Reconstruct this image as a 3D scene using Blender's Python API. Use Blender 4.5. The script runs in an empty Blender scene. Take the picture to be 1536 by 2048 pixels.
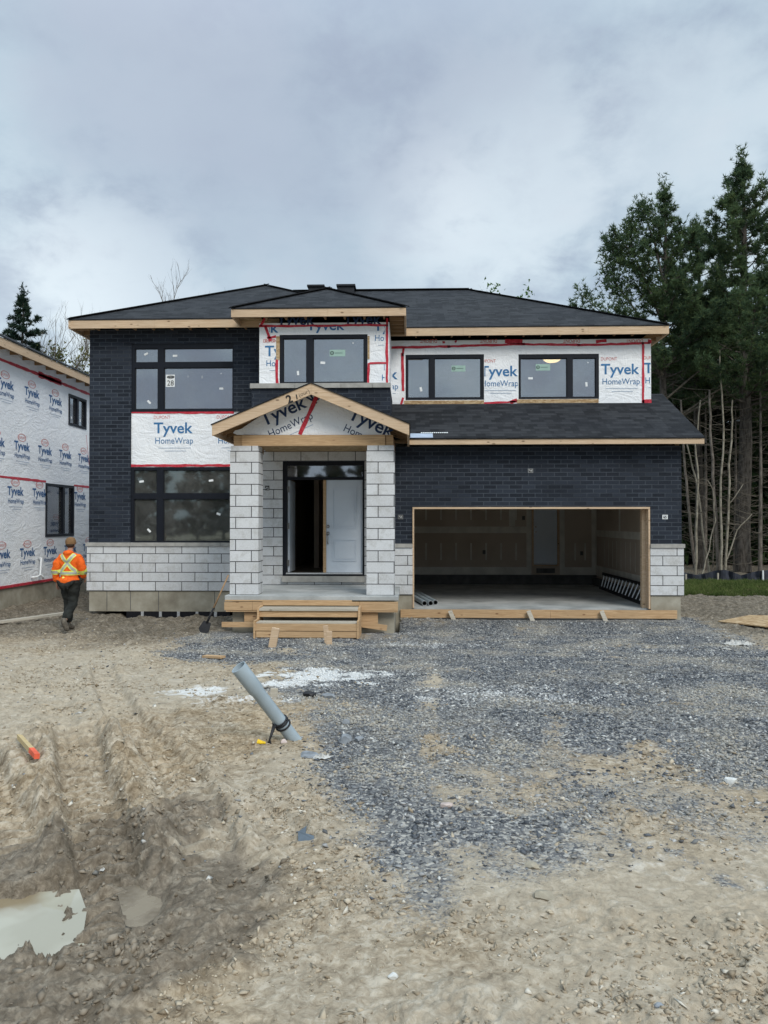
import bpy, bmesh, math, random
import numpy as np
from mathutils import Vector, Matrix, Euler
R = math.radians
sc = bpy.context.scene
COL = sc.collection
# ------------------------------------------------------------------ camera, sky, sun, exposure
F = 1530.0; CZ = 2.05; YAW = R(1.95); PITCH = R(0.71)
cd = bpy.data.cameras.new('camera'); cam = bpy.data.objects.new('camera', cd); COL.objects.link(cam)
cam.location = (0, 0, CZ); cam.rotation_euler = (R(90) + PITCH, 0, YAW)
cd.sensor_fit = 'VERTICAL'; cd.sensor_height = 36; cd.sensor_width = 27; cd.lens = F / 2048 * 36
cd.clip_start = 0.05; cd.clip_end = 2000
sc.camera = cam
CR = Euler((R(90) + PITCH, 0, YAW)).to_matrix()
CRn = np.array(CR)
SUN_EL, SUN_AZ = 42, 150
sd = bpy.data.lights.new('sun', 'SUN'); sd.energy = 1.5; sd.angle = R(24); sd.color = (1, .95, .87)
so = bpy.data.objects.new('sun', sd); COL.objects.link(so)
so.rotation_euler = (R(90 - SUN_EL), 0, R(-SUN_AZ + 180))
sc.view_settings.view_transform = 'Standard'; sc.view_settings.look = 'None'
sc.view_settings.exposure = 0.5; sc.view_settings.gamma = 1.0; sc.view_settings.use_curve_mapping = False
sc.cycles.max_bounces = 8; sc.cycles.transparent_max_bounces = 12

class NT:
    """tiny node helper"""
    def __init__(s, nt): s.t = nt; nt.nodes.clear()
    def n(s, typ, props=None, **ins):
        nd = s.t.nodes.new(typ)
        for k, v in (props or {}).items(): setattr(nd, k, v)
        for k, v in ins.items():
            if k[0] == 'i' and k[1:].isdigit(): sock = nd.inputs[int(k[1:])]
            else: sock = nd.inputs[k.replace('_', ' ')]
            if isinstance(v, bpy.types.NodeSocket): s.t.links.new(v, sock)
            else: sock.default_value = v
        return nd
    def m(s, op, a, b=0.0, c=None):
        nd = s.n('ShaderNodeMath', {'operation': op}, i0=a, i1=b)
        if c is not None:
            if isinstance(c, bpy.types.NodeSocket): s.t.links.new(c, nd.inputs[2])
            else: nd.inputs[2].default_value = c
        return nd.outputs[0]
    def mix(s, f, a, b, bt='MIX'):
        nd = s.n('ShaderNodeMix', {'data_type': 'RGBA', 'blend_type': bt}, i0=f)
        for i, v in ((6, a), (7, b)):
            if isinstance(v, bpy.types.NodeSocket): s.t.links.new(v, nd.inputs[i])
            else: nd.inputs[i].default_value = (*v, 1) if len(v) == 3 else v
        return nd.outputs[2]
    def ramp(s, f, pts):
        nd = s.n('ShaderNodeValToRGB', Fac=f); cr = nd.color_ramp
        while len(cr.elements) < len(pts): cr.elements.new(.5)
        for e, (p, c) in zip(cr.elements, pts):
            e.position = p; e.color = (*c, 1) if hasattr(c, '__len__') else (c, c, c, 1)
        return nd.outputs[0]
    def noise(s, vec, scale, detail=4, rough=.55, dist=0.0):
        return s.n('ShaderNodeTexNoise', None, Vector=vec, Scale=scale, Detail=detail, Roughness=rough, Distortion=dist).outputs[0]
    def maprange(s, v, a, b, c=0., d=1., kind='SMOOTHSTEP'):
        return s.n('ShaderNodeMapRange', {'interpolation_type': kind}, i0=v, i1=a, i2=b, i3=c, i4=d).outputs[0]

w = bpy.data.worlds.new('World'); sc.world = w; w.use_nodes = True
nt = NT(w.node_tree)
sky = nt.n('ShaderNodeTexSky', {'sky_type': 'NISHITA', 'sun_disc': False, 'sun_elevation': R(SUN_EL), 'sun_rotation': R(SUN_AZ)})
bg1 = nt.n('ShaderNodeBackground', None, Color=sky.outputs[0], Strength=.08)
tc = nt.n('ShaderNodeTexCoord').outputs['Generated']
sep = nt.n('ShaderNodeSeparateXYZ', None, i0=tc)
dx, dy, dz = sep.outputs
zc = nt.m('MAXIMUM', dz, 0.0)
den = nt.m('ADD', zc, .42)
cv = nt.n('ShaderNodeCombineXYZ', None, i0=nt.m('DIVIDE', dx, den), i1=nt.m('DIVIDE', dy, den), i2=0.3).outputs[0]
n1 = nt.noise(cv, 2.9, 8, .55, .1)
n2 = nt.noise(cv, .9, 3, .5, .4)
n3 = nt.noise(cv, 9, 7, .58, .15)
nn = nt.m('ADD', nt.m('ADD', nt.m('MULTIPLY', n1, .52), nt.m('MULTIPLY', n2, .12)), nt.m('MULTIPLY', n3, .36))
ccol = nt.ramp(nn, [(.36, (.265, .315, .40)), (.45, (.305, .372, .455)), (.50, (.345, .43, .505)), (.57, (.405, .50, .565)), (.68, (.50, .575, .625))])
def raydir(px, py):
    d = CR @ Vector(((px - 768) / F, -(py - 1024) / F, -1)); d.normalize(); return d
def spot(px, py, r, amt, col):
    d = raydir(px, py)
    dp = nt.n('ShaderNodeVectorMath', {'operation': 'DOT_PRODUCT'}, i0=tc, i1=tuple(d)).outputs['Value']
    dd = nt.m('ADD', dp, nt.m('MULTIPLY', nt.m('SUBTRACT', n3, .5), r * r * 1.6))
    f = nt.m('MULTIPLY', nt.maprange(dd, 1 - r * r * .9, 1 - r * r * .02), amt)
    return nt.mix(f, ccol, col)
BRT = (.64, .71, .75); DRK = (.33, .36, .47)
for a in ((230, 572, .10, .75, BRT), (1010, 345, .12, .45, BRT), (835, 405, .08, .5, BRT), (1390, 230, .10, .35, BRT), (60, 560, .12, .3, BRT), (960, 470, .12, .3, BRT),
          (640, 90, .22, .55, (.28, .32, .41)), (60, 60, .16, .35, (.43, .51, .58)), (330, 130, .14, .45, (.29, .30, .40)), (520, 440, .2, .35, (.34, .41, .49)), (1200, 120, .18, .3, (.33, .38, .46)), (400, 300, .18, .3, (.40, .47, .54))):
    ccol = spot(*a)
# hazier towards the horizon, an overcast sky is brighter overhead
ccol = nt.mix(nt.maprange(dz, .16, .0, 0, .5), ccol, (.40, .485, .545))
ccol = nt.mix(nt.maprange(dz, -.02, -.12), ccol, (.16, .145, .12))
gain = nt.maprange(dz, .5, .92, 1.0, 2.6)
bg2 = nt.n('ShaderNodeBackground', None, Color=ccol, Strength=gain)
ms = nt.n('ShaderNodeMixShader', None, i0=.94, i1=bg1.outputs[0], i2=bg2.outputs[0])
nt.n('ShaderNodeOutputWorld', None, Surface=ms.outputs[0])

# ------------------------------------------------------------------ projecting helpers (a pixel of the photograph on a plane Y = const or on the ground)
def P(px, py, Y):
    d = CR @ Vector(((px - 768) / F, -(py - 1024) / F, -1))
    t = Y / d.y
    return Vector((d.x * t, Y, CZ + d.z * t))
def X(px, Y, py=1024): return P(px, py, Y).x
def Z(py, Y, px=768): return P(px, py, Y).z
def sstep(a, b, v):
    t = np.clip((v - a) / (b - a), 0, 1); return t * t * (3 - 2 * t)
def zg(x, y): return .43 * (1 - sstep(5., 14., y))
def G(px, py):
    d = CR @ Vector(((px - 768) / F, -(py - 1024) / F, -1))
    t = 2.0
    for _ in range(60):
        y = d.y * t; t += ((CZ + d.z * t) - float(zg(0, y))) / -d.z * .6
    return Vector((d.x * t, d.y * t, float(zg(0, d.y * t))))
def project(x, y, z):
    v = np.stack([x, y, z - CZ], -1) @ CRn
    dpt = np.maximum(-v[..., 2], 1e-3)
    return 768 + F * v[..., 0] / dpt, 1024 - F * v[..., 1] / dpt

# ------------------------------------------------------------------ mesh builder
class MB:
    def __init__(s): s.v = []; s.f = []
    def poly(s, pts):
        b = len(s.v); s.v += [tuple(p) for p in pts]; s.f.append(tuple(range(b, b + len(pts)))); return s
    def box(s, x0, x1, y0, y1, z0, z1):
        b = len(s.v)
        s.v += [(x, y, z) for z in (z0, z1) for y in (y0, y1) for x in (x0, x1)]
        for q in ((0, 2, 3, 1), (4, 5, 7, 6), (0, 1, 5, 4), (2, 6, 7, 3), (0, 4, 6, 2), (1, 3, 7, 5)): s.f.append(tuple(b + i for i in q))
        return s
    def bar(s, a, b, wd, th, up=(0, 0, 1)):
        a = Vector(a); b = Vector(b); d = (b - a).normalized(); u = Vector(up)
        r = d.cross(u).normalized() * wd / 2; t = r.cross(d).normalized() * th / 2
        o = len(s.v)
        for p in (a, b): s.v += [tuple(p - r - t), tuple(p + r - t), tuple(p + r + t), tuple(p - r + t)]
        for q in ((0, 3, 2, 1), (4, 5, 6, 7), (0, 1, 5, 4), (1, 2, 6, 5), (2, 3, 7, 6), (3, 0, 4, 7)): s.f.append(tuple(o + i for i in q))
        return s
    def prism(s, pts, off):
        """closed polygon extruded by off"""
        o = len(s.v); n = len(pts); off = Vector(off)
        s.v += [tuple(p) for p in pts] + [tuple(Vector(p) + off) for p in pts]
        s.f.append(tuple(range(o, o + n))); s.f.append(tuple(range(o + 2 * n - 1, o + n - 1, -1)))
        for i in range(n): j = (i + 1) % n; s.f.append((o + i, o + n + i, o + n + j, o + j))
        return s
    def tube(s, pts, rad, n=8, cap=True):
        pts = [Vector(p) for p in pts]; o = len(s.v); ref = None
        for i, p in enumerate(pts):
            d = (pts[min(i + 1, len(pts) - 1)] - pts[max(i - 1, 0)]).normalized()
            if ref is None: ref = d.orthogonal().normalized()
            ref = (ref - d * ref.dot(d)).normalized(); bn = d.cross(ref)
            r = rad[i] if hasattr(rad, '__len__') else rad
            for k in range(n):
                a = 2 * math.pi * k / n; s.v.append(tuple(p + (ref * math.cos(a) + bn * math.sin(a)) * r))
        for i in range(len(pts) - 1):
            for k in range(n):
                a = o + i * n + k; b = o + i * n + (k + 1) % n; s.f.append((a, b, b + n, a + n))
        if cap:
            s.f.append(tuple(o + k for k in range(n - 1, -1, -1))); e = o + (len(pts) - 1) * n; s.f.append(tuple(e + k for k in range(n)))
        return s
    def wall(s, x0, x1, z0, z1, y0, y1, holes=()):
        """wall facing -Y with rectangular holes, one clean skin"""
        xs = sorted({x0, x1, *[min(max(h[i], x0), x1) for h in holes for i in (0, 1)]})
        zs = sorted({z0, z1, *[min(max(h[i], z0), z1) for h in holes for i in (2, 3)]})
        def full(i, j):
            if i < 0 or j < 0 or i >= len(xs) - 1 or j >= len(zs) - 1: return False
            cx = (xs[i] + xs[i + 1]) / 2; cz = (zs[j] + zs[j + 1]) / 2
            return not any(h[0] < cx < h[1] and h[2] < cz < h[3] for h in holes)
        for i in range(len(xs) - 1):
            for j in range(len(zs) - 1):
                if not full(i, j): continue
                a, b, c, d = xs[i], xs[i + 1], zs[j], zs[j + 1]
                s.poly([(a, y0, c), (b, y0, c), (b, y0, d), (a, y0, d)]); s.poly([(a, y1, d), (b, y1, d), (b, y1, c), (a, y1, c)])
                if not full(i - 1, j): s.poly([(a, y0, c), (a, y0, d), (a, y1, d), (a, y1, c)])
                if not full(i + 1, j): s.poly([(b, y0, d), (b, y0, c), (b, y1, c), (b, y1, d)])
                if not full(i, j - 1): s.poly([(a, y0, c), (a, y1, c), (b, y1, c), (b, y0, c)])
                if not full(i, j + 1): s.poly([(b, y0, d), (b, y1, d), (a, y1, d), (a, y0, d)])
        return s
    def pieces(s):
        """one builder for each connected piece"""
        key = {}; par = []
        def find(a):
            while par[a] != a: par[a] = par[par[a]]; a = par[a]
            return a
        idx = []
        for v in s.v:
            k = tuple(round(c, 4) for c in v)
            if k not in key: key[k] = len(par); par.append(len(par))
            idx.append(key[k])
        for f in s.f:
            for i in f[1:]: par[find(idx[i])] = find(idx[f[0]])
        grp = {}
        for f in s.f: grp.setdefault(find(idx[f[0]]), []).append(f)
        for fs in grp.values():
            q = MB()
            for f in fs: q.poly([s.v[i] for i in f])
            yield q
    def each(s, name, m, parent, **kw):
        return [q.build(name, m, parent, **kw) for q in s.pieces()][0]
    def build(s, name, m, parent=None, origin=None, smooth=False, bevel=0):
        me = bpy.data.meshes.new(name)
        o = bpy.data.objects.new(name, me); COL.objects.link(o)
        if parent is not None: org = Vector(wloc(parent))
        elif origin is not None: org = Vector(origin)
        else:
            a = np.array(s.v); org = Vector(((a[:, 0].min() + a[:, 0].max()) / 2, (a[:, 1].min() + a[:, 1].max()) / 2, a[:, 2].min()))
        me.from_pydata([tuple(Vector(v) - org) for v in s.v], [], s.f)
        uvs(me, org)
        me.materials.append(m)
        if smooth: me.polygons.foreach_set('use_smooth', [True] * len(me.polygons))
        if parent is not None: o.parent = parent
        else: o.location = org
        if bevel:
            b = o.modifiers.new('bevel', 'BEVEL'); b.width = bevel; b.segments = 1; b.limit_method = 'ANGLE'
        return o
def wloc(o):
    v = Vector(o.location)
    while o.parent is not None: o = o.parent; v = v + Vector(o.location)
    return v
def uvs(me, org=Vector((0, 0, 0))):
    """metric UVs: u runs level along each face, v runs up it"""
    uv = me.uv_layers.new(name='UVMap'); Zv = Vector((0, 0, 1))
    for p in me.polygons:
        n = p.normal
        u = Zv.cross(n) if abs(n.z) < .985 else Vector((1, 0, 0))
        if u.length < 1e-6: u = Vector((1, 0, 0))
        u.normalize(); v = n.cross(u)
        for li in p.loop_indices:
            c = me.vertices[me.loops[li].vertex_index].co + org
            uv.data[li].uv = (c.dot(u), c.dot(v))
def npmesh(name, V, Fc, m, parent=None, loc=(0, 0, 0), smooth=False, attrs=None):
    """V (n,3) and faces (k, 3 or 4) as numpy arrays"""
    me = bpy.data.meshes.new(name); V = np.asarray(V, np.float32); Fc = np.asarray(Fc, np.int32); k = Fc.shape[1]
    me.vertices.add(len(V)); me.vertices.foreach_set('co', V.ravel())
    me.loops.add(Fc.size); me.loops.foreach_set('vertex_index', Fc.ravel())
    me.polygons.add(len(Fc)); me.polygons.foreach_set('loop_start', np.arange(0, Fc.size, k, dtype=np.int32)); me.polygons.foreach_set('loop_total', np.full(len(Fc), k, np.int32))
    if smooth: me.polygons.foreach_set('use_smooth', np.ones(len(Fc), bool))
    me.update(); me.validate()
    for nm, a in (attrs or {}).items():
        at = me.attributes.new(nm, 'FLOAT', 'POINT'); at.data.foreach_set('value', np.asarray(a, np.float32).ravel())
    me.materials.append(m)
    o = bpy.data.objects.new(name, me); COL.objects.link(o); o.location = loc
    if parent is not None: o.parent = parent
    return o
def tag(o, label=None, cat=None, group=None, kind=None):
    for k, v in (('label', label), ('category', cat), ('group', group), ('kind', kind)):
        if v: o[k] = v
    return o
def thing(name, loc, label, cat, group=None, rz=0):
    o = bpy.data.objects.new(name, None); COL.objects.link(o); o.location = loc; o.rotation_euler.z = rz; o.empty_display_size = .3
    return tag(o, label, cat, group)
def structure(o): o['kind'] = 'structure'; return o

# ------------------------------------------------------------------ materials
def material(name, fn):
    m = bpy.data.materials.new(name); m.use_nodes = True; t = NT(m.node_tree); fn(t); return m
def out(t, col, rough=.8, bump=None, bs=.3, bd=.01, **kw):
    kw.setdefault('Specular_IOR_Level', .25)
    b = t.n('ShaderNodeBsdfPrincipled', None, **kw)
    for k, v in (('Base Color', col), ('Roughness', rough)):
        if isinstance(v, bpy.types.NodeSocket): t.t.links.new(v, b.inputs[k])
        else: b.inputs[k].default_value = (*v, 1) if hasattr(v, '__len__') else v
    if bump is not None:
        bn = t.n('ShaderNodeBump', None, Strength=bs, Distance=bd, Height=bump); t.t.links.new(bn.outputs[0], b.inputs['Normal'])
    t.n('ShaderNodeOutputMaterial', None, Surface=b.outputs[0]); return b
def OBJ(t): return t.n('ShaderNodeTexCoord').outputs['Object']
def WPOS(t): return t.n('ShaderNodeNewGeometry').outputs['Position']
def UV(t): return t.n('ShaderNodeTexCoord').outputs['UV']
def scaled(t, v, s): return t.n('ShaderNodeVectorMath', {'operation': 'MULTIPLY'}, i0=v, i1=s).outputs[0]
def shifted(t, v, s): return t.n('ShaderNodeVectorMath', {'operation': 'ADD'}, i0=v, i1=s).outputs[0]
def simple(name, col, rough=.7, var=.15, scale=8, **kw):
    def fn(t):
        n = t.noise(WPOS(t), scale, 5)
        c = t.mix(t.maprange(n, .3, .7), tuple(x * (1 - var) for x in col), tuple(min(1, x * (1 + var)) for x in col))
        out(t, c, rough, n, .15, .004, **kw)
    return material(name, fn)

def brick_fn(off, w_, h_, mort, c1, c2, cm, bs, rough, soft=.15, stain=None):
    def fn(t):
        v = shifted(t, UV(t), off)
        b = t.n('ShaderNodeTexBrick', {'offset': .5}, Vector=v, Color1=(0, 0, 0, 1), Color2=(1, 1, 1, 1), Mortar=(.5, .5, .5, 1), Scale=1, Mortar_Size=mort, Mortar_Smooth=soft, Bias=0, Brick_Width=w_, Row_Height=h_)
        tint = b.outputs[0]; fac = b.outputs[1]
        n = t.noise(WPOS(t), 4.5, 7, .68); nf = t.noise(WPOS(t), 40, 5, .7)
        base = t.mix(tint, c1, c2)
        base = t.mix(t.maprange(n, .47, .66, 0, .5), base, stain or c1)
        base = t.mix(t.maprange(nf, .35, .7, 0, .25), base, tuple(x * 1.5 for x in c2))
        mc = t.mix(t.maprange(t.noise(WPOS(t), 1.3, 4), .42, .62), cm, tuple(x * .6 for x in cm))
        col = t.mix(fac, base, mc)
        hgt = t.m('ADD', t.m('MULTIPLY', t.m('SUBTRACT', 1.0, fac), 1.0), t.m('MULTIPLY', nf, .25))
        out(t, col, rough, hgt, bs, .008)
    return fn
ZST = 0.524
M = {}
M['brick'] = material('dark_brick', brick_fn((.07, -.035, 0), .267, .0868, .0085, (.006, .009, .015), (.024, .031, .045), (.058, .070, .088), .75, .75, .2, (.016, .019, .029)))
M['stone'] = material('stone_block', brick_fn((.05, -ZST, 0), .584, .204, .0075, (.50, .505, .51), (.60, .61, .62), (.055, .055, .06), .7, .85, .05, (.36, .35, .32)))
M['pillar_stone'] = material('pillar_stone_block', brick_fn((.0, -.700, 0), .584, .2035, .0075, (.50, .505, .51), (.61, .62, .63), (.055, .055, .06), .7, .85, .05, (.34, .33, .30)))
M['sill'] = simple('cast_stone', (.36, .35, .325), .85, .15, 6)
def conc(t):
    p = WPOS(t); n = t.noise(p, 2.2, 7, .62); f = t.noise(p, 45, 5, .65)
    v = t.n('ShaderNodeTexVoronoi', None, Vector=p, Scale=38).outputs[0]
    c = t.ramp(n, [(.3, (.22, .195, .15)), (.5, (.31, .285, .225)), (.68, (.40, .375, .31))])
    c = t.mix(t.maprange(v, .0, .09, .6, 0), c, (.10, .095, .085))
    out(t, c, .9, t.m('ADD', f, n), .3, .01)
M['concrete'] = material('foundation_concrete', conc)
def slab(t):
    p = WPOS(t); n = t.noise(p, 1.6, 7, .6); f = t.noise(p, 50, 4)
    c = t.ramp(n, [(.32, (.27, .28, .275)), (.5, (.38, .395, .39)), (.68, (.50, .51, .50))]); out(t, c, .7, f, .15, .004)
M['slab'] = material('slab_concrete', slab)
def lumber(dark, light, knot):
    def fn(t):
        p = OBJ(t); uv = UV(t)
        st = scaled(t, uv, (1.1, 26, 1)); g = t.noise(st, 2.2, 6, .65, 1.2)
        l = t.noise(p, 1.3, 3)
        c = t.mix(t.maprange(g, .35, .65), dark, light); c = t.mix(t.maprange(l, .35, .65, 0, .45), c, tuple(x * .72 for x in light))
        v = t.n('ShaderNodeTexVoronoi', {'feature': 'F1'}, Vector=scaled(t, uv, (3.2, 7.5, 1)), Scale=1.0)
        kd = t.maprange(v.outputs[0], .15, .06)
        c = t.mix(t.m('MULTIPLY', kd, .75), c, knot)
        out(t, c, .75, g, .2, .004)
    return fn
M['lumber'] = material('spruce_lumber', lumber((.50, .345, .215), (.66, .50, .345), (.085, .04, .02)))
M['form'] = material('form_lumber', lumber((.40, .245, .125), (.60, .41, .235), (.13, .055, .025)))
M['weathered'] = material('weathered_lumber', lumber((.35, .31, .25), (.52, .48, .40), (.15, .11, .08)))
M['rafter'] = material('rafter_lumber', lumber((.26, .155, .08), (.38, .25, .14), (.08, .04, .02)))
def osb(t):
    p = WPOS(t); v = t.n('ShaderNodeTexVoronoi', {'feature': 'F1'}, Vector=scaled(t, p, (9, 9, 22)), Scale=1.6, Randomness=1.0)
    g = t.n('ShaderNodeSeparateColor', None, i0=v.outputs['Color']).outputs[0]
    n = t.noise(p, 30, 4)
    c = t.ramp(g, [(0, (.30, .185, .09)), (.5, (.44, .31, .17)), (1, (.55, .42, .26))]); c = t.mix(t.maprange(n, .35, .65, 0, .3), c, (.3, .2, .11)); out(t, c, .8, n, .2, .004)
M['osb'] = material('osb_sheet', osb)
def wrap(t):
    p = WPOS(t)
    a = t.noise(scaled(t, p, (1, 1, 2.2)), 1.5, 5, .6, 1.2); b = t.noise(scaled(t, p, (2.2, 2.2, 1)), 2.6, 4, .5, 2.6)
    wr = t.m('ABSOLUTE', t.m('SUBTRACT', a, .5)); wb = t.m('ABSOLUTE', t.m('SUBTRACT', b, .5))
    h = t.m('ADD', t.m('POWER', wr, .45), t.m('MULTIPLY', t.m('POWER', wb, .5), .6))
    h = t.m('ADD', h, t.m('MULTIPLY', t.noise(p, 22, 3, .5, 1.5), .12))
    c = t.mix(t.maprange(t.noise(p, 1.1, 3), .3, .7), (.80, .82, .85), (.87, .885, .90)); out(t, c, .5, h, .45, .05)
M['wrap'] = material('house_wrap_film', wrap)
def tape(t):
    n = t.noise(WPOS(t), 14, 4, .6, 1.0); c = t.mix(t.maprange(n, .35, .7), (.42, .018, .035), (.60, .06, .085)); out(t, c, .4, n, .5, .01)
M['tape'] = material('red_tape', tape)
M['ink'] = simple('blue_print', (.045, .17, .36), .5, .1)
M['navy'] = simple('navy_print', (.020, .045, .115), .5, .1)
M['sideink'] = simple('side_blue_print', (.035, .115, .27), .5, .1)
M['redink'] = simple('red_print', (.60, .17, .15), .5, .1)
M['paleink'] = simple('pale_print', (.38, .45, .55), .5, .1)
M['black_ink'] = simple('marker_print', (.02, .02, .02), .6, .1)
def shingle(t):
    v = UV(t)
    b = t.n('ShaderNodeTexBrick', {'offset': .37, 'offset_frequency': 1}, Vector=v, Color1=(0, 0, 0, 1), Color2=(1, 1, 1, 1), Mortar=(0, 0, 0, 1), Scale=1, Mortar_Size=.0, Mortar_Smooth=0, Bias=0, Brick_Width=.31, Row_Height=.143)
    b2 = t.n('ShaderNodeTexBrick', {'offset': .5}, Vector=shifted(t, v, (.13, 0, 0)), Color1=(0, 0, 0, 1), Color2=(1, 1, 1, 1), Mortar=(0, 0, 0, 1), Scale=1, Mortar_Size=.0, Mortar_Smooth=0, Bias=0, Brick_Width=.19, Row_Height=.143)
    tt = t.m('MULTIPLY', t.m('ADD', b.outputs[0], b2.outputs[0]), .5)
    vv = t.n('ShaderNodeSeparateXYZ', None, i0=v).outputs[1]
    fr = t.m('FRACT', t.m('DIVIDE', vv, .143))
    n = t.noise(WPOS(t), 90, 3, .7); nl = t.noise(WPOS(t), .9, 4)
    c = t.mix(t.maprange(tt, .2, .8), (.007, .008, .010), (.032, .034, .038)); c = t.mix(t.maprange(n, .4, .7, 0, .3), c, (.05, .052, .056)); c = t.mix(t.maprange(fr, .80, .98, 0, .8), c, (.005, .006, .008))  # dark shadow line painted along each course edge, like a printed shadow band
    c = t.mix(t.maprange(nl, .35, .7, 0, .3), c, (.018, .021, .028))
    h = t.m('ADD', t.m('MULTIPLY', t.m('SUBTRACT', 1.0, fr), 1.0), t.m('MULTIPLY', tt, .5))
    out(t, c, .9, t.m('ADD', h, t.m('MULTIPLY', n, .15)), 1.0, .022)
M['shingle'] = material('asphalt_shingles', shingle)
M['underlay'] = simple('black_underlay', (.022, .024, .03), .8)
M['frame'] = simple('black_window_frame', (.007, .009, .015), .5, .1)
M['dark'] = simple('dark_metal', (.02, .022, .026), .5, .1)
def glass(tr, gl, tint=(1, 1, 1), dust=.10):
    def fn(t):
        tb = t.n('ShaderNodeBsdfTransparent', None, Color=(*[.78 * x for x in tint], 1)); n = t.noise(WPOS(t), .9, 2)
        bn = t.n('ShaderNodeBump', None, Strength=.10, Distance=.02, Height=n)
        gb = t.n('ShaderNodeBsdfGlossy', None, Color=(*tr, 1), Roughness=.03, Normal=bn.outputs[0])
        fr = t.n('ShaderNodeFresnel', None, IOR=1.5)
        f = t.m('ADD', fr.outputs[0], gl)
        s = t.n('ShaderNodeMixShader', None, i0=f, i1=tb.outputs[0], i2=gb.outputs[0])
        du = t.n('ShaderNodeBsdfDiffuse', None, Color=(.42, .42, .40, 1)); df = t.maprange(t.noise(WPOS(t), 2.2, 6, .65, .6), .35, .7, dust * .4, dust)
        s = t.n('ShaderNodeMixShader', None, i0=df, i1=s.outputs[0], i2=du.outputs[0]); t.n('ShaderNodeOutputMaterial', None, Surface=s.outputs[0])
    return fn
M['glass'] = material('coated_window_glass', glass((.95, .96, 1.0), .26))
M['glass_low'] = material('window_glass', glass((.85, .95, .93), .10, (.9, .95, .93), .17))
def dry(t):
    p = WPOS(t); n = t.noise(p, .8, 4); c = t.mix(t.maprange(n, .35, .65), (.42, .35, .28), (.50, .43, .36)); out(t, c, .9)
M['drywall'] = material('drywall_board', dry)
M['mudded'] = simple('joint_compound', (.62, .60, .54), .9, .12, 3)
M['ceiling'] = simple('painted_ceiling', (.62, .62, .62), .9, .05)
M['subfloor'] = simple('subfloor', (.22, .18, .14), .9, .2)
M['door'] = simple('primed_door', (.63, .69, .76), .45, .03, 2)
M['steel'] = simple('brushed_nickel', (.35, .34, .33), .3, .1, 40, Metallic=.9)
M['alu'] = simple('aluminium', (.62, .63, .64), .4, .1, 30, Metallic=.6)
M['white'] = simple('white_paper', (.78, .80, .80), .6, .05)
M['green'] = simple('green_sticker', (.34, .50, .44), .6, .05)
M['blockdark'] = simple('dark_block', (.10, .10, .098), .9, .2, 5)
M['pvc'] = simple('grey_pvc', (.335, .40, .44), .35, .08, 5)
M['wpvc'] = simple('white_pvc', (.72, .74, .75), .35, .05, 5)
M['rubber'] = simple('black_rubber', (.018, .018, .02), .5, .2)
M['yellow'] = simple('yellow_plastic', (.75, .50, .02), .5, .1)
M['redpaint'] = simple('red_paint', (.72, .12, .06), .6, .15)
M['stake'] = material('stake_wood', lumber((.50, .36, .16), (.62, .48, .26), (.3, .2, .1)))
M['membrane'] = simple('drain_membrane', (.012, .012, .015), .4, .2, 30)
M['orange'] = None
def bark(c1, c2, sx=14, sz=3):
    def fn(t):
        p = WPOS(t); n = t.noise(scaled(t, p, (sx, sx, sz)), 1.0, 6, .65); out(t, t.mix(t.maprange(n, .35, .65), c1, c2), .95, n, .8, .03)
    return fn
M['bark'] = material('pine_bark', bark((.045, .038, .032), (.12, .105, .09)))
M['palebark'] = material('pale_bark', bark((.17, .15, .115), (.33, .30, .24), 9, 4))
M['greybark'] = material('grey_bark', bark((.10, .085, .07), (.20, .175, .15), 9, 4))
M['twig'] = material('dead_twig_bark', bark((.07, .06, .046), (.135, .118, .093), 9, 9))
def leafmat(c1, c2, c3, tr=.25):
    def fn(t):
        p = WPOS(t); n = t.noise(p, .9, 3); n2 = t.noise(p, 7, 3)
        c = t.mix(t.maprange(n, .38, .62), c1, c2); c = t.mix(t.maprange(n2, .5, .72), c, c3)
        d = t.n('ShaderNodeBsdfDiffuse', None, Color=c); tl = t.n('ShaderNodeBsdfTranslucent', None, Color=c)
        s = t.n('ShaderNodeMixShader', None, i0=tr, i1=d.outputs[0], i2=tl.outputs[0]); t.n('ShaderNodeOutputMaterial', None, Surface=s.outputs[0])
    return fn
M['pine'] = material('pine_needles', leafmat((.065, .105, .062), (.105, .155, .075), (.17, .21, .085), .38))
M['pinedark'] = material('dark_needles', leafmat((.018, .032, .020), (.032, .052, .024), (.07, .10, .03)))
M['spruce'] = material('spruce_needles', leafmat((.020, .040, .032), (.034, .058, .040), (.06, .085, .05)))
M['leaf'] = material('spring_leaves', leafmat((.10, .12, .05), (.17, .17, .07), (.16, .09, .04)))
M['leafg'] = material('bright_leaves', leafmat((.05, .10, .03), (.09, .17, .04), (.12, .2, .05)))
M['grass'] = material('grass_blades', leafmat((.075, .11, .035), (.12, .16, .05), (.20, .20, .09)))

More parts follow.
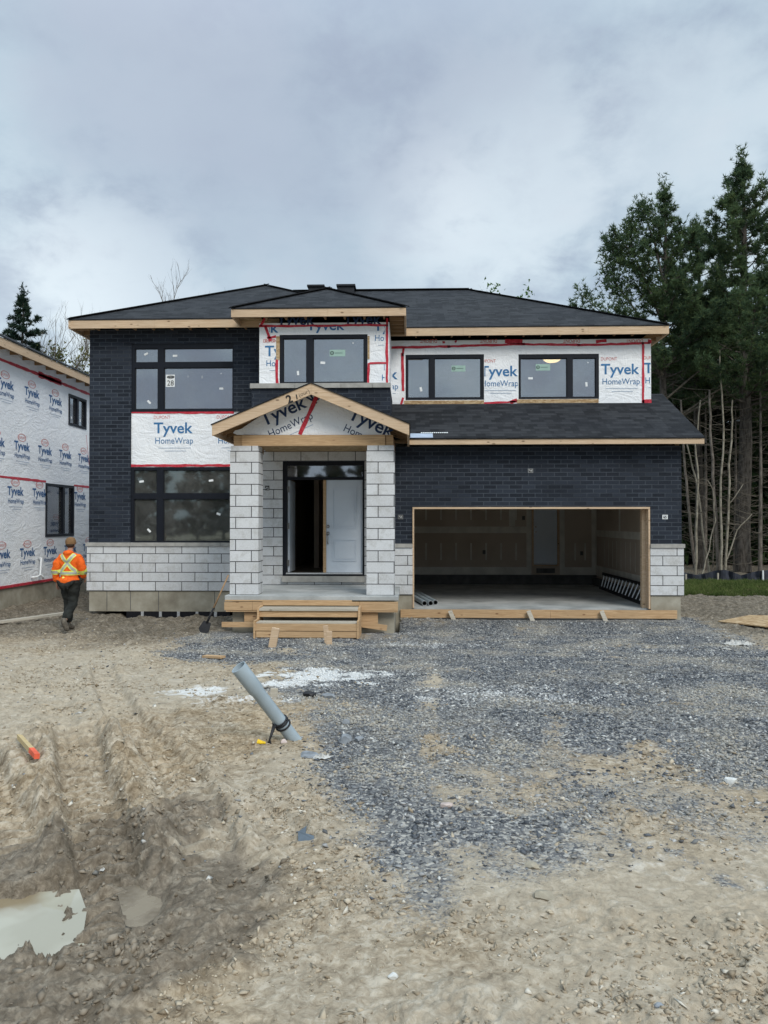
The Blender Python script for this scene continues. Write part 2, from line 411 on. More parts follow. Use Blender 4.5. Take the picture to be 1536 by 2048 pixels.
# ------------------------------------------------------------------ noise in numpy
_rs = np.random.RandomState(7); _perm = _rs.permutation(256); _perm = np.concatenate([_perm] * 3); _ga = _rs.rand(256) * 2 * np.pi
def perlin(x, y):
    xi = np.floor(x).astype(int); yi = np.floor(y).astype(int); xf = x - xi; yf = y - yi
    u = xf ** 3 * (xf * (xf * 6 - 15) + 10); v = yf ** 3 * (yf * (yf * 6 - 15) + 10)
    def g(a, b, c, d):
        h = _ga[_perm[_perm[a & 255] + (b & 255)]]; return np.cos(h) * c + np.sin(h) * d
    return (g(xi, yi, xf, yf) * (1 - u) + g(xi + 1, yi, xf - 1, yf) * u) * (1 - v) + (g(xi, yi + 1, xf, yf - 1) * (1 - u) + g(xi + 1, yi + 1, xf - 1, yf - 1) * u) * v
def fbm(x, y, f, o=4, g=.5, s=0.):
    r = 0; a = 1.
    for i in range(o): r = r + a * perlin(x * f + s + i * 17.3, y * f + s * 1.7 + i * 9.1); f *= 2.03; a *= g
    return r
def ridged(x, y, f, o=4, s=0.):
    r = 0; a = 1.
    for i in range(o): r = r + a * (1 - 2 * np.abs(perlin(x * f + s + i * 13.7, y * f - s + i * 5.3))); f *= 2.1; a *= .5
    return r / 2
def worley(x, y, f, s=0):
    """distance to the nearest feature point and that cell's random value"""
    X_, Y_ = x * f, y * f; xi = np.floor(X_).astype(int); yi = np.floor(Y_).astype(int); d = np.full(x.shape, 9.); val = np.zeros(x.shape)
    for a in (-1, 0, 1):
        for b in (-1, 0, 1):
            h = _perm[_perm[(xi + a + s) & 255] + ((yi + b) & 255)]
            px = xi + a + (h * 37 % 256) / 256.; py = yi + b + (h * 91 % 256) / 256.
            dd = np.hypot(X_ - px, Y_ - py); k = dd < d; d = np.where(k, dd, d); val = np.where(k, h / 255., val)
    return d, val
def inpoly(px, py, poly):
    """signed distance-like value to a polygon: positive inside"""
    poly = np.array(poly, float); c = np.zeros(px.shape, bool); dm = np.full(px.shape, 1e9)
    for i in range(len(poly)):
        x0, y0 = poly[i]; x1, y1 = poly[(i + 1) % len(poly)]
        if y0 != y1:
            k = ((y0 > py) != (y1 > py)) & (px < (x1 - x0) * (py - y0) / (y1 - y0) + x0); c ^= k
        dxx, dyy = x1 - x0, y1 - y0; t = np.clip(((px - x0) * dxx + (py - y0) * dyy) / (dxx * dxx + dyy * dyy), 0, 1)
        dm = np.minimum(dm, np.hypot(px - x0 - t * dxx, py - y0 - t * dyy))
    return np.where(c, dm, -dm)
def W(pts): return [(G(a, b).x, G(a, b).y) for a, b in pts]
GRAVEL = W([(372, 1318), (360, 1290), (410, 1268), (520, 1262), (790, 1250), (800, 1236), (1372, 1236), (1470, 1285), (1640, 1330), (2300, 1400), (2200, 1560), (1700, 1585), (1540, 1580), (1380, 1560), (1290, 1500), (1180, 1500),
            (1100, 1490), (1090, 1560), (1180, 1600), (1200, 1680), (1090, 1720), (980, 1740), (900, 1700), (870, 1750), (800, 1790), (745, 1770), (735, 1700), (790, 1660), (740, 1610), (700, 1560), (690, 1500), (640, 1450), (700, 1410), (560, 1400), (530, 1385), (640, 1345), (560, 1325), (470, 1330)])
LANES = [W([(850, 1335), (880, 1335), (900, 1440), (905, 1560), (960, 1600), (900, 1640), (830, 1600), (835, 1500)]), W([(1120, 1370), (1140, 1370), (1130, 1480), (1110, 1640), (1010, 1650), (1050, 1520)]), W([(900, 1530), (1060, 1540), (1040, 1640), (960, 1640)])]
BLOBS = [(G(x, y), a, b, k) for x, y, a, b, k in ((390, 1388, .5, .4, .85), (650, 1352, .85, .6, 1.5), (590, 1372, .4, .4, 1.2), (850, 1292, 1.2, .35, .5), (490, 1405, .6, .3, .7), (700, 1268, 1.2, .25, .6), (850, 1398, .16, .3, .6), (1020, 1390, 1.3, .8, .42), (1330, 1300, 1.5, .6, .2), (1500, 1780, .8, 1., .3))]
WET = W([(-900, 1640), (60, 1660), (150, 1610), (400, 1600), (480, 1690), (600, 1750), (560, 1830), (480, 1900), (400, 2000), (300, 2120), (-900, 2400)])
LANES += [W([(1250, 1480), (1330, 1480), (1420, 1640), (1330, 1700), (1260, 1600)])]
GR2 = W([(1300, 1690), (1420, 1720), (1500, 1790), (1440, 1800), (1330, 1740)])
GR3 = W([(960, 1480), (1800, 1480), (1800, 1700), (1500, 1740), (1400, 1690), (1240, 1690), (1150, 1740), (980, 1790), (800, 1800)])
pud = G(70, 1838); pud2 = G(-40, 1790); pud3 = G(290, 1770)
PUDDLE = W([(-300, 1700), (-100, 1745), (20, 1770), (145, 1762), (160, 1800), (152, 1850), (168, 1880), (110, 1905), (85, 1925), (70, 1880), (0, 1905), (-150, 1930), (-400, 1900)])
SHALLOW = W([(235, 1755), (310, 1745), (345, 1790), (300, 1845), (255, 1820)])
SHALLOW2 = W([(410, 1700), (500, 1700), (520, 1760), (440, 1770)])
PZ = .43 - .055
def masks(x, y):
    wob = .28 * fbm(x, y, 1.1, 4, .6, 3.) ; wob2 = .16 * fbm(x, y, 5., 3, .6, 8.)
    sc_ = np.clip(y / 8, .35, 1.3)
    g = inpoly(x, y, GRAVEL) + (wob + wob2) * sc_
    gm = sstep(-.6, .3, g)
    for L in LANES: gm = gm * (1 - .66 * sstep(-.16, .24, inpoly(x, y, L) + wob2 * sc_))
    gm = np.maximum(gm, .42 * sstep(-.5, .4, inpoly(x, y, GR3) + wob))
    gm = np.maximum(gm, .75 * sstep(-.1, .25, inpoly(x, y, GR2) + wob2))
    gm = np.clip(gm * (.9 + .75 * fbm(x, y, .8, 4, .6, 21.) + .3 * fbm(x, y, 4., 3, .6, 4.)), 0, 1)
    d = np.zeros_like(x)
    for c, a, b, k in BLOBS: d = np.maximum(d, k * sstep(1.15, .2, np.hypot((x - c.x) / a, (y - c.y) / b) + .9 * fbm(x, y, 2.2, 4, .6, 5.)))
    wt = sstep(-.10, .16, inpoly(x, y, WET) + wob * 1.1 + wob2 * 1.2)
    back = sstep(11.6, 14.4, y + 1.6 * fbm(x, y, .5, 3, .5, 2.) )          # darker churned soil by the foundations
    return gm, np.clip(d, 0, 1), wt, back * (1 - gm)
def rut(x, y, pts, wd, dep, lug):
    """a tyre track: sunk bed with cross lugs between pushed-up shoulders"""
    best = np.full(x.shape, 9.); tt = np.zeros_like(x); acc = 0.; wob = .03 * fbm(x, y, 3., 3)
    for (x0, y0), (x1, y1) in zip(pts[:-1], pts[1:]):
        dxx, dyy = x1 - x0, y1 - y0; L = math.hypot(dxx, dyy); t = np.clip(((x - x0) * dxx + (y - y0) * dyy) / L, 0, L)
        d = np.hypot(x - x0 - t * dxx / L, y - y0 - t * dyy / L); k = d < best; best = np.where(k, d, best); tt = np.where(k, acc + t, tt); acc += L
    s = np.abs(best + wob * .5); along = sstep(0, .35, tt) * sstep(acc, acc - .35, tt)
    n = fbm(x, y, 7., 3, .6, 3.)
    inn = sstep(wd * .62, wd * .40, s); rim = np.exp(-((s - wd * .74) / (wd * .24)) ** 2)
    lg = np.clip(np.sin((tt + s * .7) * 2 * np.pi / .12 + n * .9) * 2.2, -1, 1)
    return along * (-dep * inn + dep * .8 * rim * (1 + 1.6 * n) + lug * lg * inn * (1 + n)), along * inn * min(1, dep / .05)
RUTS = [(W([(205, 1900), (215, 1740), (200, 1655), (170, 1560), (150, 1450)]), .30, .07, .026), (W([(430, 1760), (410, 1650), (370, 1560), (240, 1430), (200, 1330)]), .26, .035, .014),
        (W([(330, 1700), (300, 1560), (330, 1400)]), .24, .012, .006), (W([(40, 1720), (-20, 1600), (-60, 1500)]), .30, .05, .016), (W([(640, 1720), (530, 1640), (440, 1620), (300, 1640)]), .22, .022, .008),
        (W([(120, 1500), (110, 1400), (160, 1320)]), .28, .012, .007), (W([(20, 1520), (30, 1400), (90, 1300)]), .28, .012, .007)]
def height(x, y, fine=True):
    gm, du, wt, bk = masks(x, y)
    h = zg(x, y) + .035 * fbm(x, y, .45, 3, .5, 1.) * sstep(1., 4., y)
    near = sstep(20, 12, y)
    r = ridged(x, y, 3.2, 4, 4.) ; f1 = fbm(x, y, 7, 4, .55, 6.)
    lump = .011 * f1 * near
    dry = (1 - gm) * (1 - wt)
    d1, v1 = worley(x + .03 * fbm(x, y, 9, 2), y, 9., 3); d2, v2 = worley(x, y + .02 * fbm(x, y, 20, 2, .5, 3.), 22., 7)
    patch = sstep(-.15, .25, fbm(x, y, 1.3, 3, .5, 31.))
    edge = sstep(.55, .42, d1); rough = .12 + .88 * patch
    def terr(n, k): q_ = n * k; f_ = q_ - np.floor(q_); return (np.floor(q_) + sstep(.0, .35, f_)) / k
    crust = terr(fbm(x, y, 2.2, 5, .55, 71.), 3.2) * .040 + terr(fbm(x, y, 8., 3, .5, 83.), 2.5) * .010
    h = h + crust * (.25 + .75 * rough) * (1 - gm) * (1 - .35 * wt) * near * sstep(13., 9., y) + crust * .6 * (1 - gm) * near * sstep(9., 13., y)
    flakes = ((v1 - .45) * .030 * edge + (v2 - .5) * .014 * sstep(.55, .4, d2) + .007 * np.clip(ridged(x, y, 11., 3, 7.), -.3, 1)) * rough
    left = sstep(1.2, -.6, x) * sstep(3.6, 4.6, y); str_ = ridged(x * .55 + .15 * fbm(x, y, 1.5, 3), y * 1.5, 4.2, 4, 11.); flakes = flakes + left * .018 * np.clip(str_ + .1, -.2, 1) * sstep(-.3, .2, fbm(x, y, 1.1, 3, .5, 61.))
    h = h + lump * (.6 + wt) + flakes * (dry * .9 + .25 * wt) * near
    h = h + wt * (.045 * np.clip(r, -.4, 1) * (.3 + .7 * patch) + .026 * fbm(x, y, 5, 5, .65, 12.)) * near
    h = h + bk * .075 * fbm(x, y, 2.6, 5, .65, 15.)
    h = h + gm * (.012 * fbm(x, y, 2.6, 3, .5, 9.) + .01 * (v2 - .4) + .012)
    # spoil heaped against the left foundation and by the porch
    h = h - .17 * np.exp(-((y - 16.75) / .42) ** 2) * sstep(-6.5, -6.1, x) * sstep(-2.9, -3.6, x)
    h = h + .06 * np.exp(-((y - 15.4) / .6) ** 2) * sstep(-7.6, -6.9, x) * sstep(-2.9, -3.6, x) * (1 + .8 * fbm(x, y, 1.9, 4, .6, 2.))
    h = h + .07 * np.exp(-((y - 15.4) / .4) ** 2 - ((x - .15) / .7) ** 2) * (1 + fbm(x, y, 4, 3))
    rt = [rut(x, y, pts, wd, dep, lug) for pts, wd, dep, lug in RUTS]
    mk = np.clip(sum(m_ for _, m_ in rt), 0, 1); h = h * (1 - .8 * mk) + (zg(x, y) + .02 * fbm(x, y, .8, 2)) * .8 * mk
    for r_, _ in rt: h = h + r_
    base = zg(x, y)
    pm = inpoly(x, y, PUDDLE) + .13 * fbm(x, y, 5., 5, .62, 2.) - .01
    k = sstep(-.10, .06, pm); h = h * (1 - k) + (PZ - .03 + .012 * f1) * k
    pm = inpoly(x, y, SHALLOW) + .06 * fbm(x, y, 5., 3); k = sstep(-.1, .05, pm); h = h * (1 - k) + (PZ - .004 + .006 * f1) * k
    pm = inpoly(x, y, SHALLOW2) + .06 * fbm(x, y, 5., 3); k = sstep(-.1, .05, pm); h = h * (1 - k) + (PZ + .012 + .004 * f1) * k
    # the slab, porch and house stand on cut ground
    return h
def GZ(px, py):
    p = G(px, py); p.z = float(height(np.array([p.x]), np.array([p.y]))[0]); return p

def ground_mat(t):
    p = WPOS(t)
    def at(n): return t.n('ShaderNodeAttribute', {'attribute_name': n}).outputs['Fac']
    g, du, wt, bk = at('gravel'), at('dust'), at('wet'), at('back')
    n1 = t.noise(p, 1.1, 6, .62, .4); n2 = t.noise(p, 9, 6, .65, .6); n3 = t.noise(p, 55, 5, .7); n0 = t.noise(p, .35, 3)
    n4 = t.noise(p, 24, 6, .72, .8)
    m_ = t.m('ADD', t.m('MULTIPLY', n2, .45), t.m('MULTIPLY', n4, .55))
    dryc = t.ramp(m_, [(.37, (.120, .087, .053)), (.44, (.238, .186, .124)), (.51, (.338, .275, .196)), (.60, (.50, .435, .34))])
    dryc = t.mix(t.maprange(n1, .42, .62, 0, .55), dryc, t.mix(t.maprange(m_, .4, .6), (.21, .148, .082), (.42, .318, .198)))
    dryc = t.mix(t.maprange(n0, .42, .58, .0, .45), dryc, (.45, .395, .31))
    wetc = t.ramp(m_, [(.36, (.090, .070, .047)), (.5, (.170, .137, .098)), (.62, (.31, .26, .195))])
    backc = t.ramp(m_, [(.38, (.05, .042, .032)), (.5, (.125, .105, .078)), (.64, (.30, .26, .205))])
    vo = t.n('ShaderNodeTexVoronoi', {'feature': 'F1'}, Vector=p, Scale=58, Randomness=1.0)
    vr = t.n('ShaderNodeSeparateColor', None, i0=vo.outputs['Color']).outputs[0]
    gc = t.ramp(vr, [(.0, (.065, .067, .072)), (.4, (.14, .142, .146)), (.75, (.25, .245, .23)), (.95, (.42, .40, .36))])
    c = t.mix(wt, dryc, wetc)
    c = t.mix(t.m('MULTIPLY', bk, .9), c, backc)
    ge = t.maprange(t.m('ADD', g, t.m('MULTIPLY', t.m('SUBTRACT', n3, .5), 1.0)), .30, .62)
    c = t.mix(ge, c, gc)
    de = t.maprange(t.m('ADD', du, t.m('MULTIPLY', t.m('SUBTRACT', n2, .5), 1.5)), .30, 1.0)
    c = t.mix(t.m('MULTIPLY', de, .85), c, (.68, .68, .66))
    rough = t.maprange(t.m('MULTIPLY', wt, t.m('SUBTRACT', 1.3, n1)), .2, .9, .95, .42)
    hgt = t.m('ADD', t.m('ADD', t.m('MULTIPLY', n4, .8), t.m('MULTIPLY', n2, .6)), t.m('MULTIPLY', t.m('MULTIPLY', t.m('SUBTRACT', 1.0, vo.outputs[0]), g), .6))
    out(t, c, rough, hgt, .9, .016)
M['ground'] = material('site_ground', ground_mat)

def build_ground():
    ys = np.concatenate([-np.geomspace(300, 1, 16), np.linspace(-.6, 1.15, 6), np.geomspace(1.25, 24, 880), np.geomspace(25, 900, 46)])
    s = np.linspace(-1, 1, 820); co = np.geomspace(1.08, 1, 2)
    outer = np.geomspace(1.04, 40, 26)
    s = np.concatenate([-outer[::-1], s, outer])
    hw = .66 * np.maximum(ys, 1.2) + .9
    hw = np.where(ys > 24, .66 * 24 + .9 + (ys - 24) * .25, hw)
    XX = s[None, :] * hw[:, None]; YY = np.repeat(ys[:, None], len(s), 1)
    x, y = XX.ravel(), YY.ravel()
    z = height(x, y)
    far = np.hypot(x, y) > 40
    z = np.where(far, np.where(y > 0, 0, .43), z)
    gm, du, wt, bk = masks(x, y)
    outside = sstep(60, 30, np.hypot(x, y)); wt = wt * outside
    gm = gm * sstep(17, 16.2, y)
    # dig the garage and house footprint down so floors stay clear of the soil
    foot = ((x > -6.9) & (x < 5.55) & (y > 17.) ) | ((x > .0) & (x < 5.55) & (y > 16.05)) | ((x > -3.1) & (x < -.2) & (y > 14.1))
    z = np.where(foot & (y < 27), -.25, z)
    nr, nc = XX.shape
    i = np.arange(nr - 1)[:, None] * nc + np.arange(nc - 1)[None, :]
    Fc = np.stack([i, i + 1, i + 1 + nc, i + nc], -1).reshape(-1, 4)
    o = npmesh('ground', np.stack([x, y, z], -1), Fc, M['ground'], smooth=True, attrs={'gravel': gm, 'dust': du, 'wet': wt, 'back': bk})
    structure(o); return o
build_ground()

# stones and clods: merged angular chips
OCT_F = np.array([(0, 2, 4), (2, 1, 4), (1, 3, 4), (3, 0, 4), (2, 0, 5), (1, 2, 5), (3, 1, 5), (0, 3, 5)])
def chips(name, x, y, size, m, label, cat, flat=.55, sink=.25, seed=1):
    rs = np.random.RandomState(seed); n = len(x)
    B = np.array([(1, 0, 0), (-1, 0, 0), (0, 1, 0), (0, -1, 0), (0, 0, 1), (0, 0, -1)], float)
    V = B[None] * (1 + .35 * rs.randn(n, 6, 1).clip(-1.5, 1.5)) + .28 * rs.randn(n, 6, 3)
    V = V * np.stack([size * (.8 + .6 * rs.rand(n)), size * (.55 + .4 * rs.rand(n)), size * flat * (.6 + .6 * rs.rand(n))], -1)[:, None]
    a = rs.rand(n) * 2 * np.pi; b = rs.randn(n) * .35; ca, sa, cb, sb = np.cos(a), np.sin(a), np.cos(b), np.sin(b)
    xx, yy, zz = V[..., 0], V[..., 1], V[..., 2]
    xx, zz = xx * cb[:, None] + zz * sb[:, None], zz * cb[:, None] - xx * sb[:, None]
    V = np.stack([xx * ca[:, None] - yy * sa[:, None], xx * sa[:, None] + yy * ca[:, None], zz], -1)
    z = height(x, y) + size * flat * (.5 - sink)
    V += np.stack([x, y, z], -1)[:, None]
    Fc = (OCT_F[None] + (np.arange(n) * 6)[:, None, None]).reshape(-1, 3)
    rnd = np.repeat(rs.rand(n), 6)
    dus = np.repeat(masks(x, y)[1], 6)
    o = npmesh(name, V.reshape(-1, 3), Fc, m, attrs={'rnd': rnd, 'dust': dus}); tag(o, label, cat, kind='stuff'); return o
def gravel_mat(t):
    r = t.n('ShaderNodeAttribute', {'attribute_name': 'rnd'}).outputs['Fac']; p = WPOS(t); n = t.noise(p, 60, 4)
    c = t.ramp(r, [(0, (.055, .060, .068)), (.35, (.105, .113, .125)), (.7, (.185, .193, .203)), (.92, (.30, .30, .295)), (1., (.58, .57, .53))])
    du = t.maprange(t.noise(p, 1.0, 5, .6), .44, .66, 0, .6); c = t.mix(du, c, (.50, .45, .36)); dd_ = t.n('ShaderNodeAttribute', {'attribute_name': 'dust'}).outputs['Fac']; c = t.mix(t.maprange(t.m('ADD', dd_, t.m('MULTIPLY', t.m('SUBTRACT', r, .5), .7)), .15, .9, 0, .9), c, (.72, .72, .70)); out(t, c, .85, n, .3, .004)
M['gravel'] = material('crushed_limestone', gravel_mat)
def clod_mat(t):
    r = t.n('ShaderNodeAttribute', {'attribute_name': 'rnd'}).outputs['Fac']; n = t.noise(WPOS(t), 40, 4)
    c = t.ramp(r, [(0, (.24, .19, .13)), (.5, (.345, .285, .205)), (.93, (.47, .395, .29)), (1., (.60, .56, .48))]); out(t, c, .95, n, .4, .005)
M['clod'] = material('dry_clods', clod_mat)
def wclod(t):
    r = t.n('ShaderNodeAttribute', {'attribute_name': 'rnd'}).outputs['Fac']; n = t.noise(WPOS(t), 40, 4)
    c = t.ramp(r, [(0, (.15, .12, .085)), (1, (.27, .225, .17))]); out(t, c, .6, n, .4, .005)
M['wclod'] = material('wet_clods', wclod)
rs = np.random.RandomState(3)
def scatter(n, y0, y1, wfac=.7, bias=1.5):
    u = rs.rand(n); y = y0 * (y1 / y0) ** (u ** (1 / bias)); x = (rs.rand(n) * 2 - 1) * (wfac * y + .8); return x, y
def not_house(x, y): return ~(((x > -7.1) & (x < 5.7) & (y > 16.6)) | ((x > -.45) & (x < 5.75) & (y > 15.75)) | ((x > -3.5) & (x < -.2) & (y > 13.3)))
x, y = scatter(360000, 3.2, 16.6, .66, 1.9)
gm, du, wt, bk = masks(x, y)
k = (rs.rand(len(x)) < gm ** 1.6 * .62 + .006) & not_house(x, y)
x, y, gk = x[k], y[k], gm[k]
sz = .0055 + .012 * rs.rand(len(x)) ** 2.6 + .0006 * y
chips('gravel', x, y, sz, M['gravel'], 'blue-grey crushed stone spread over the driveway and by the steps', 'gravel', seed=5)
x, y = scatter(150000, 1.5, 14, .66, 1.25); gm, du, wt, bk = masks(x, y)
pt = sstep(-.1, .35, fbm(x, y, 1.1, 3, .5, 41.))
k = (rs.rand(len(x)) < (1 - gm) * (1 - wt) * (.03 + .75 * pt ** 1.5 + .25 * sstep(1., -.5, x) * sstep(0., .3, fbm(x, y, 2.2, 3, .5, 61.)))) & not_house(x, y) & (inpoly(x, y, PUDDLE) < -.05)
x, y = x[k], y[k]; sz = .0035 + .016 * rs.rand(len(x)) ** 3.6 + .0007 * y
chips('dirt_clods', x, y, sz, M['clod'], 'dry crumbled clods and small chips over the beige ground', 'clods', .42, sink=.35, seed=6)
x, y = scatter(60000, 1.5, 7, .66, 1.1); gm, du, wt, bk = masks(x, y)
k = (rs.rand(len(x)) < wt * (.1 + .7 * sstep(0, .4, fbm(x, y, 1.6, 3, .5, 51.)))) & (inpoly(x, y, PUDDLE) < -.04) & (inpoly(x, y, SHALLOW) < 0.)
x, y = x[k], y[k]; sz = .004 + .020 * rs.rand(len(x)) ** 3.4
chips('mud_clods', x, y, sz, M['wclod'], 'wet brown mud clods round the puddle', 'clods', .6, seed=8)

# water
def water_mat(t):
    p = WPOS(t); n = t.noise(p, 2.5, 3); c = t.mix(t.maprange(n, .4, .6), (.36, .34, .265), (.42, .40, .32)); sp_ = t.n('ShaderNodeVectorMath', {'operation': 'DISTANCE'}, i0=p, i1=tuple(G(0, 1775))).outputs['Value']; c = t.mix(t.maprange(t.m('ADD', sp_, t.m('MULTIPLY', n, .5)), .52, .34), c, (.25, .195, .12))
    out(t, c, .04, t.noise(p, 9, 2), .02, .01, IOR=1.33, Specular_IOR_Level=1.0)
M['water'] = material('milky_water', water_mat)
def mudwater(t):
    p = WPOS(t); n = t.noise(p, 5, 5); c = t.mix(t.maprange(n, .4, .6), (.15, .12, .082), (.24, .20, .145))
    out(t, c, t.maprange(n, .45, .7, .12, .5), t.noise(p, 30, 4), .15, .01, IOR=1.33, Specular_IOR_Level=.5)
M['mudwater'] = material('brown_water', mudwater)
def puddle(name, poly, z, m='water'):
    cx = sum(p[0] for p in poly) / len(poly); cy = sum(p[1] for p in poly) / len(poly)
    pts = [(cx + (a - cx) * 1.08, cy + (b - cy) * 1.12, z) for a, b in poly]
    o = MB().poly(pts).build(name, M[m], origin=(cx, cy, z)); structure(o)
puddle('puddle', PUDDLE, PZ); puddle('puddle', SHALLOW, PZ - .001, 'mudwater')

# ------------------------------------------------------------------ lettering
_tc = {}
def text2d(s, bold=.0):
    """triangles of a word, scaled so cap height = 1, baseline at 0, starting at x = 0"""
    if (s, bold) in _tc: return _tc[(s, bold)]
    cu = bpy.data.curves.new('t', 'FONT'); cu.body = s; cu.offset = bold; cu.resolution_u = 3
    o = bpy.data.objects.new('t', cu); COL.objects.link(o); dg = bpy.context.evaluated_depsgraph_get()
    me = bpy.data.meshes.new_from_object(o.evaluated_get(dg)); me.calc_loop_triangles()
    tr = [[(me.vertices[i].co.x, me.vertices[i].co.y) for i in t.vertices] for t in me.loop_triangles]
    bpy.data.objects.remove(o); bpy.data.curves.remove(cu); bpy.data.meshes.remove(me)
    xs = [p[0] for t in tr for p in t]; x0 = min(xs); x1 = max(xs); cap = .729 * .93
    cap = max(p[1] for t in tr for p in t) if s[0].isupper() or s[0].isdigit() else cap
    tr = [[((p[0] - x0) / (x1 - x0), p[1] / cap) for p in t] for t in tr]
    _tc[(s, bold)] = tr; return tr
def clip_poly(pts, r):
    def cut(pts, ax, val, keep_gt):
        o = []
        for i in range(len(pts)):
            a, b = pts[i], pts[(i + 1) % len(pts)]; ia = (a[ax] >= val) == keep_gt or a[ax] == val; ib = (b[ax] >= val) == keep_gt or b[ax] == val
            if ia: o.append(a)
            if ia != ib:
                t = (val - a[ax]) / (b[ax] - a[ax]); o.append((a[0] + (b[0] - a[0]) * t, a[1] + (b[1] - a[1]) * t))
        return o
    for ax, val, g in ((0, r[0], True), (0, r[1], False), (1, r[2], True), (1, r[3], False)):
        if len(pts) < 3: return []
        pts = cut(pts, ax, val, g)
    return pts
def put_text(mb, s, u, v, wd, cap, to3, rot=0, clip=None, bold=0., flip=False):
    c, sn = math.cos(rot), math.sin(rot)
    for t in text2d(s, bold):
        pts = []
        for a, b in t:
            a *= wd; b *= cap
            if flip: a = wd - a; b = cap - b
            pts.append((u + a * c - b * sn, v + a * sn + b * c))
        if clip: pts = clip_poly(pts, clip)
        if len(pts) >= 3: mb.poly([to3(*q) for q in pts])
def logo(ink, red, pale, u, v, Wd, to3, rot=0, clip=None, dupont=True, oval=False, sq=1.0):
    bo = .012 if oval else 0.
    c, sn = math.cos(rot), math.sin(rot)
    def at(a, b): return (u + a * c - b * sn, v + a * sn + b * c)
    put_text(ink, 'Tyvek', u, v, Wd, Wd * .27 * sq, to3, rot, clip, .016 + bo)
    p = at(.04 * Wd, -.27 * Wd * sq); put_text(ink, 'HomeWrap', p[0], p[1], Wd * .97, Wd * .155 * sq, to3, rot, clip, bo)
    if dupont:
        p = at(.0 if not oval else .27 * Wd, .36 * Wd * sq); dw = .42 * Wd
        put_text(red, 'DUPONT', p[0], p[1], dw, Wd * .085 * sq, to3, rot, clip, -.004)
        if oval:
            cx, cy = p[0] + dw / 2, p[1] + Wd * .042 * sq
            for k in range(24):
                a0, a1 = 2 * math.pi * k / 24, 2 * math.pi * (k + 1) / 24
                q = [(cx + dw * .62 * rr * math.cos(a), cy + Wd * .125 * sq * rr * math.sin(a)) for a, rr in ((a0, 1), (a1, 1), (a1, .88), (a0, .88))]
                if clip: q = clip_poly(q, clip)
                if len(q) > 2: red.poly([to3(*z) for z in q])
    for k, (a, b) in enumerate(((.12, .95), (.28, .83))):
        q = [at(a * Wd, (-.39 - .075 * k) * Wd * sq), at(b * Wd, (-.39 - .075 * k) * Wd * sq), at(b * Wd, (-.375 - .075 * k) * Wd * sq), at(a * Wd, (-.375 - .075 * k) * Wd * sq)]
        if clip: q = clip_poly(q, clip)
        if len(q) > 2: pale.poly([to3(*z) for z in q])

# ------------------------------------------------------------------ the house
YW, YG, YC, YU, YD, YP = 16.7, 16.0, 15.95, 17.6, 16.3, 14.0
WHITE_T = .004
house = thing('house', (-.7, 16.7, 0), 'unfinished two-storey house with charcoal brick, pale stone base and open garage', 'house')
H = house
XL = X(178, YW, 1000); XR = X(1363, YG, 1000); XRU = X(1302, YU, 740)
ZS0, ZS1 = ZST, Z(1096, YG, 1330)                   # stone base
ZSILL = ZS1 + .085
E_TOP = 6.44; E_BOT = 6.25
# openings in metres
def rect(x0, x1, y0, y1, Y): return (X(x0, Y, (y0 + y1) / 2), X(x1, Y, (y0 + y1) / 2), Z(y1, Y, (x0 + x1) / 2), Z(y0, Y, (x0 + x1) / 2))
wA = rect(263, 467, 687, 823, YW); wB = rect(261, 474, 934, 1087, YW); wC = rect(559, 735, 669, 767, YC); wD1 = rect(811, 968, 709, 800, YU); wD2 = rect(1037, 1198, 708, 798, YU)
gar = rect(825, 1300, 1014, 1219, YG); ent = rect(565, 729, 922, 1164, YD)
# left wing brick, wrap panel between the windows, stone base
WXR = X(509, YW)
col = (wB[0], wB[1], wB[2] - .02, wA[3])
b = MB(); b.wall(XL, WXR, ZSILL, 6.3, YW, YW + .1, [(wA[0], wA[1], wA[2], wA[3]), (wB[0], wB[1] + .05, wB[2] - .05, wA[2] + .001)])
b.box(XL, XL + .1, YW + .102, YW + .6, ZSILL, 6.3); b.box(WXR + .001, X(521, YW), YW, YW + .1, 3.4, 6.3)
b.each('brick_wall', M['brick'], H)
s = MB(); s.box(XL - .03, WXR + .03, YW - .035, YW + .1, ZS0, ZS1); s.box(XL - .03, XL + .1, YW + .102, 27, ZS0, ZS1); s.each('stone_base', M['stone'], H)
sw = MB().box(XL + .02, XL + .1, YW + .602, 27, ZS1, 6.24).build('house_wrap', M['wrap'], H)
I, Rd, Pl = MB(), MB(), MB()
for kz in range(4):
    for ky in range(7): logo(I, Rd, Pl, -(YW + 1.6 + ky * 1.27 + (kz % 2) * .5), 1.9 + kz * 1.3, .76, lambda u, v: (XL + .014, -u, v), 0, None, True, True)
I.build('lettering', M['sideink'], sw); Rd.build('red_lettering', M['redink'], sw)
s = MB(); xx = XL - .05
while xx < WXR: s.box(xx, min(xx + .995, WXR + .03), YW - .06, YW + .12, ZS1 + .003, ZSILL - .002); xx += 1.0
s.each('stone_sill', M['sill'], H, bevel=.004)
f = MB(); f.box(XL + .02, WXR + .4, YW - .01, YW + .3, .07, ZS0 - .004); f.box(XL + .02, XL + .3, YW + .302, 27, -.2, ZS0 - .004)
fo = f.each('foundation', M['concrete'], H)
j = MB()
for a in (215, 262, 318, 430): j.box(X(a, YW) - .006, X(a, YW) + .006, YW - .014, YW - .01, .09, ZS0 - .01)
j.each('form_seam', M['blockdark'], fo)
mm = MB().box(XL + .85, X(460, YW), YW - .004, YW + .1, -.1, .069)
mo = mm.build('drainage_membrane', M['membrane'], H)
cl = MB()
for a in (286, 322, 358, 395, 432): cl.box(X(a, YW) - .03, X(a, YW) + .03, YW - .02, YW - .004, -.05, .068)
cl.each('membrane_clip', M['alu'], mo)
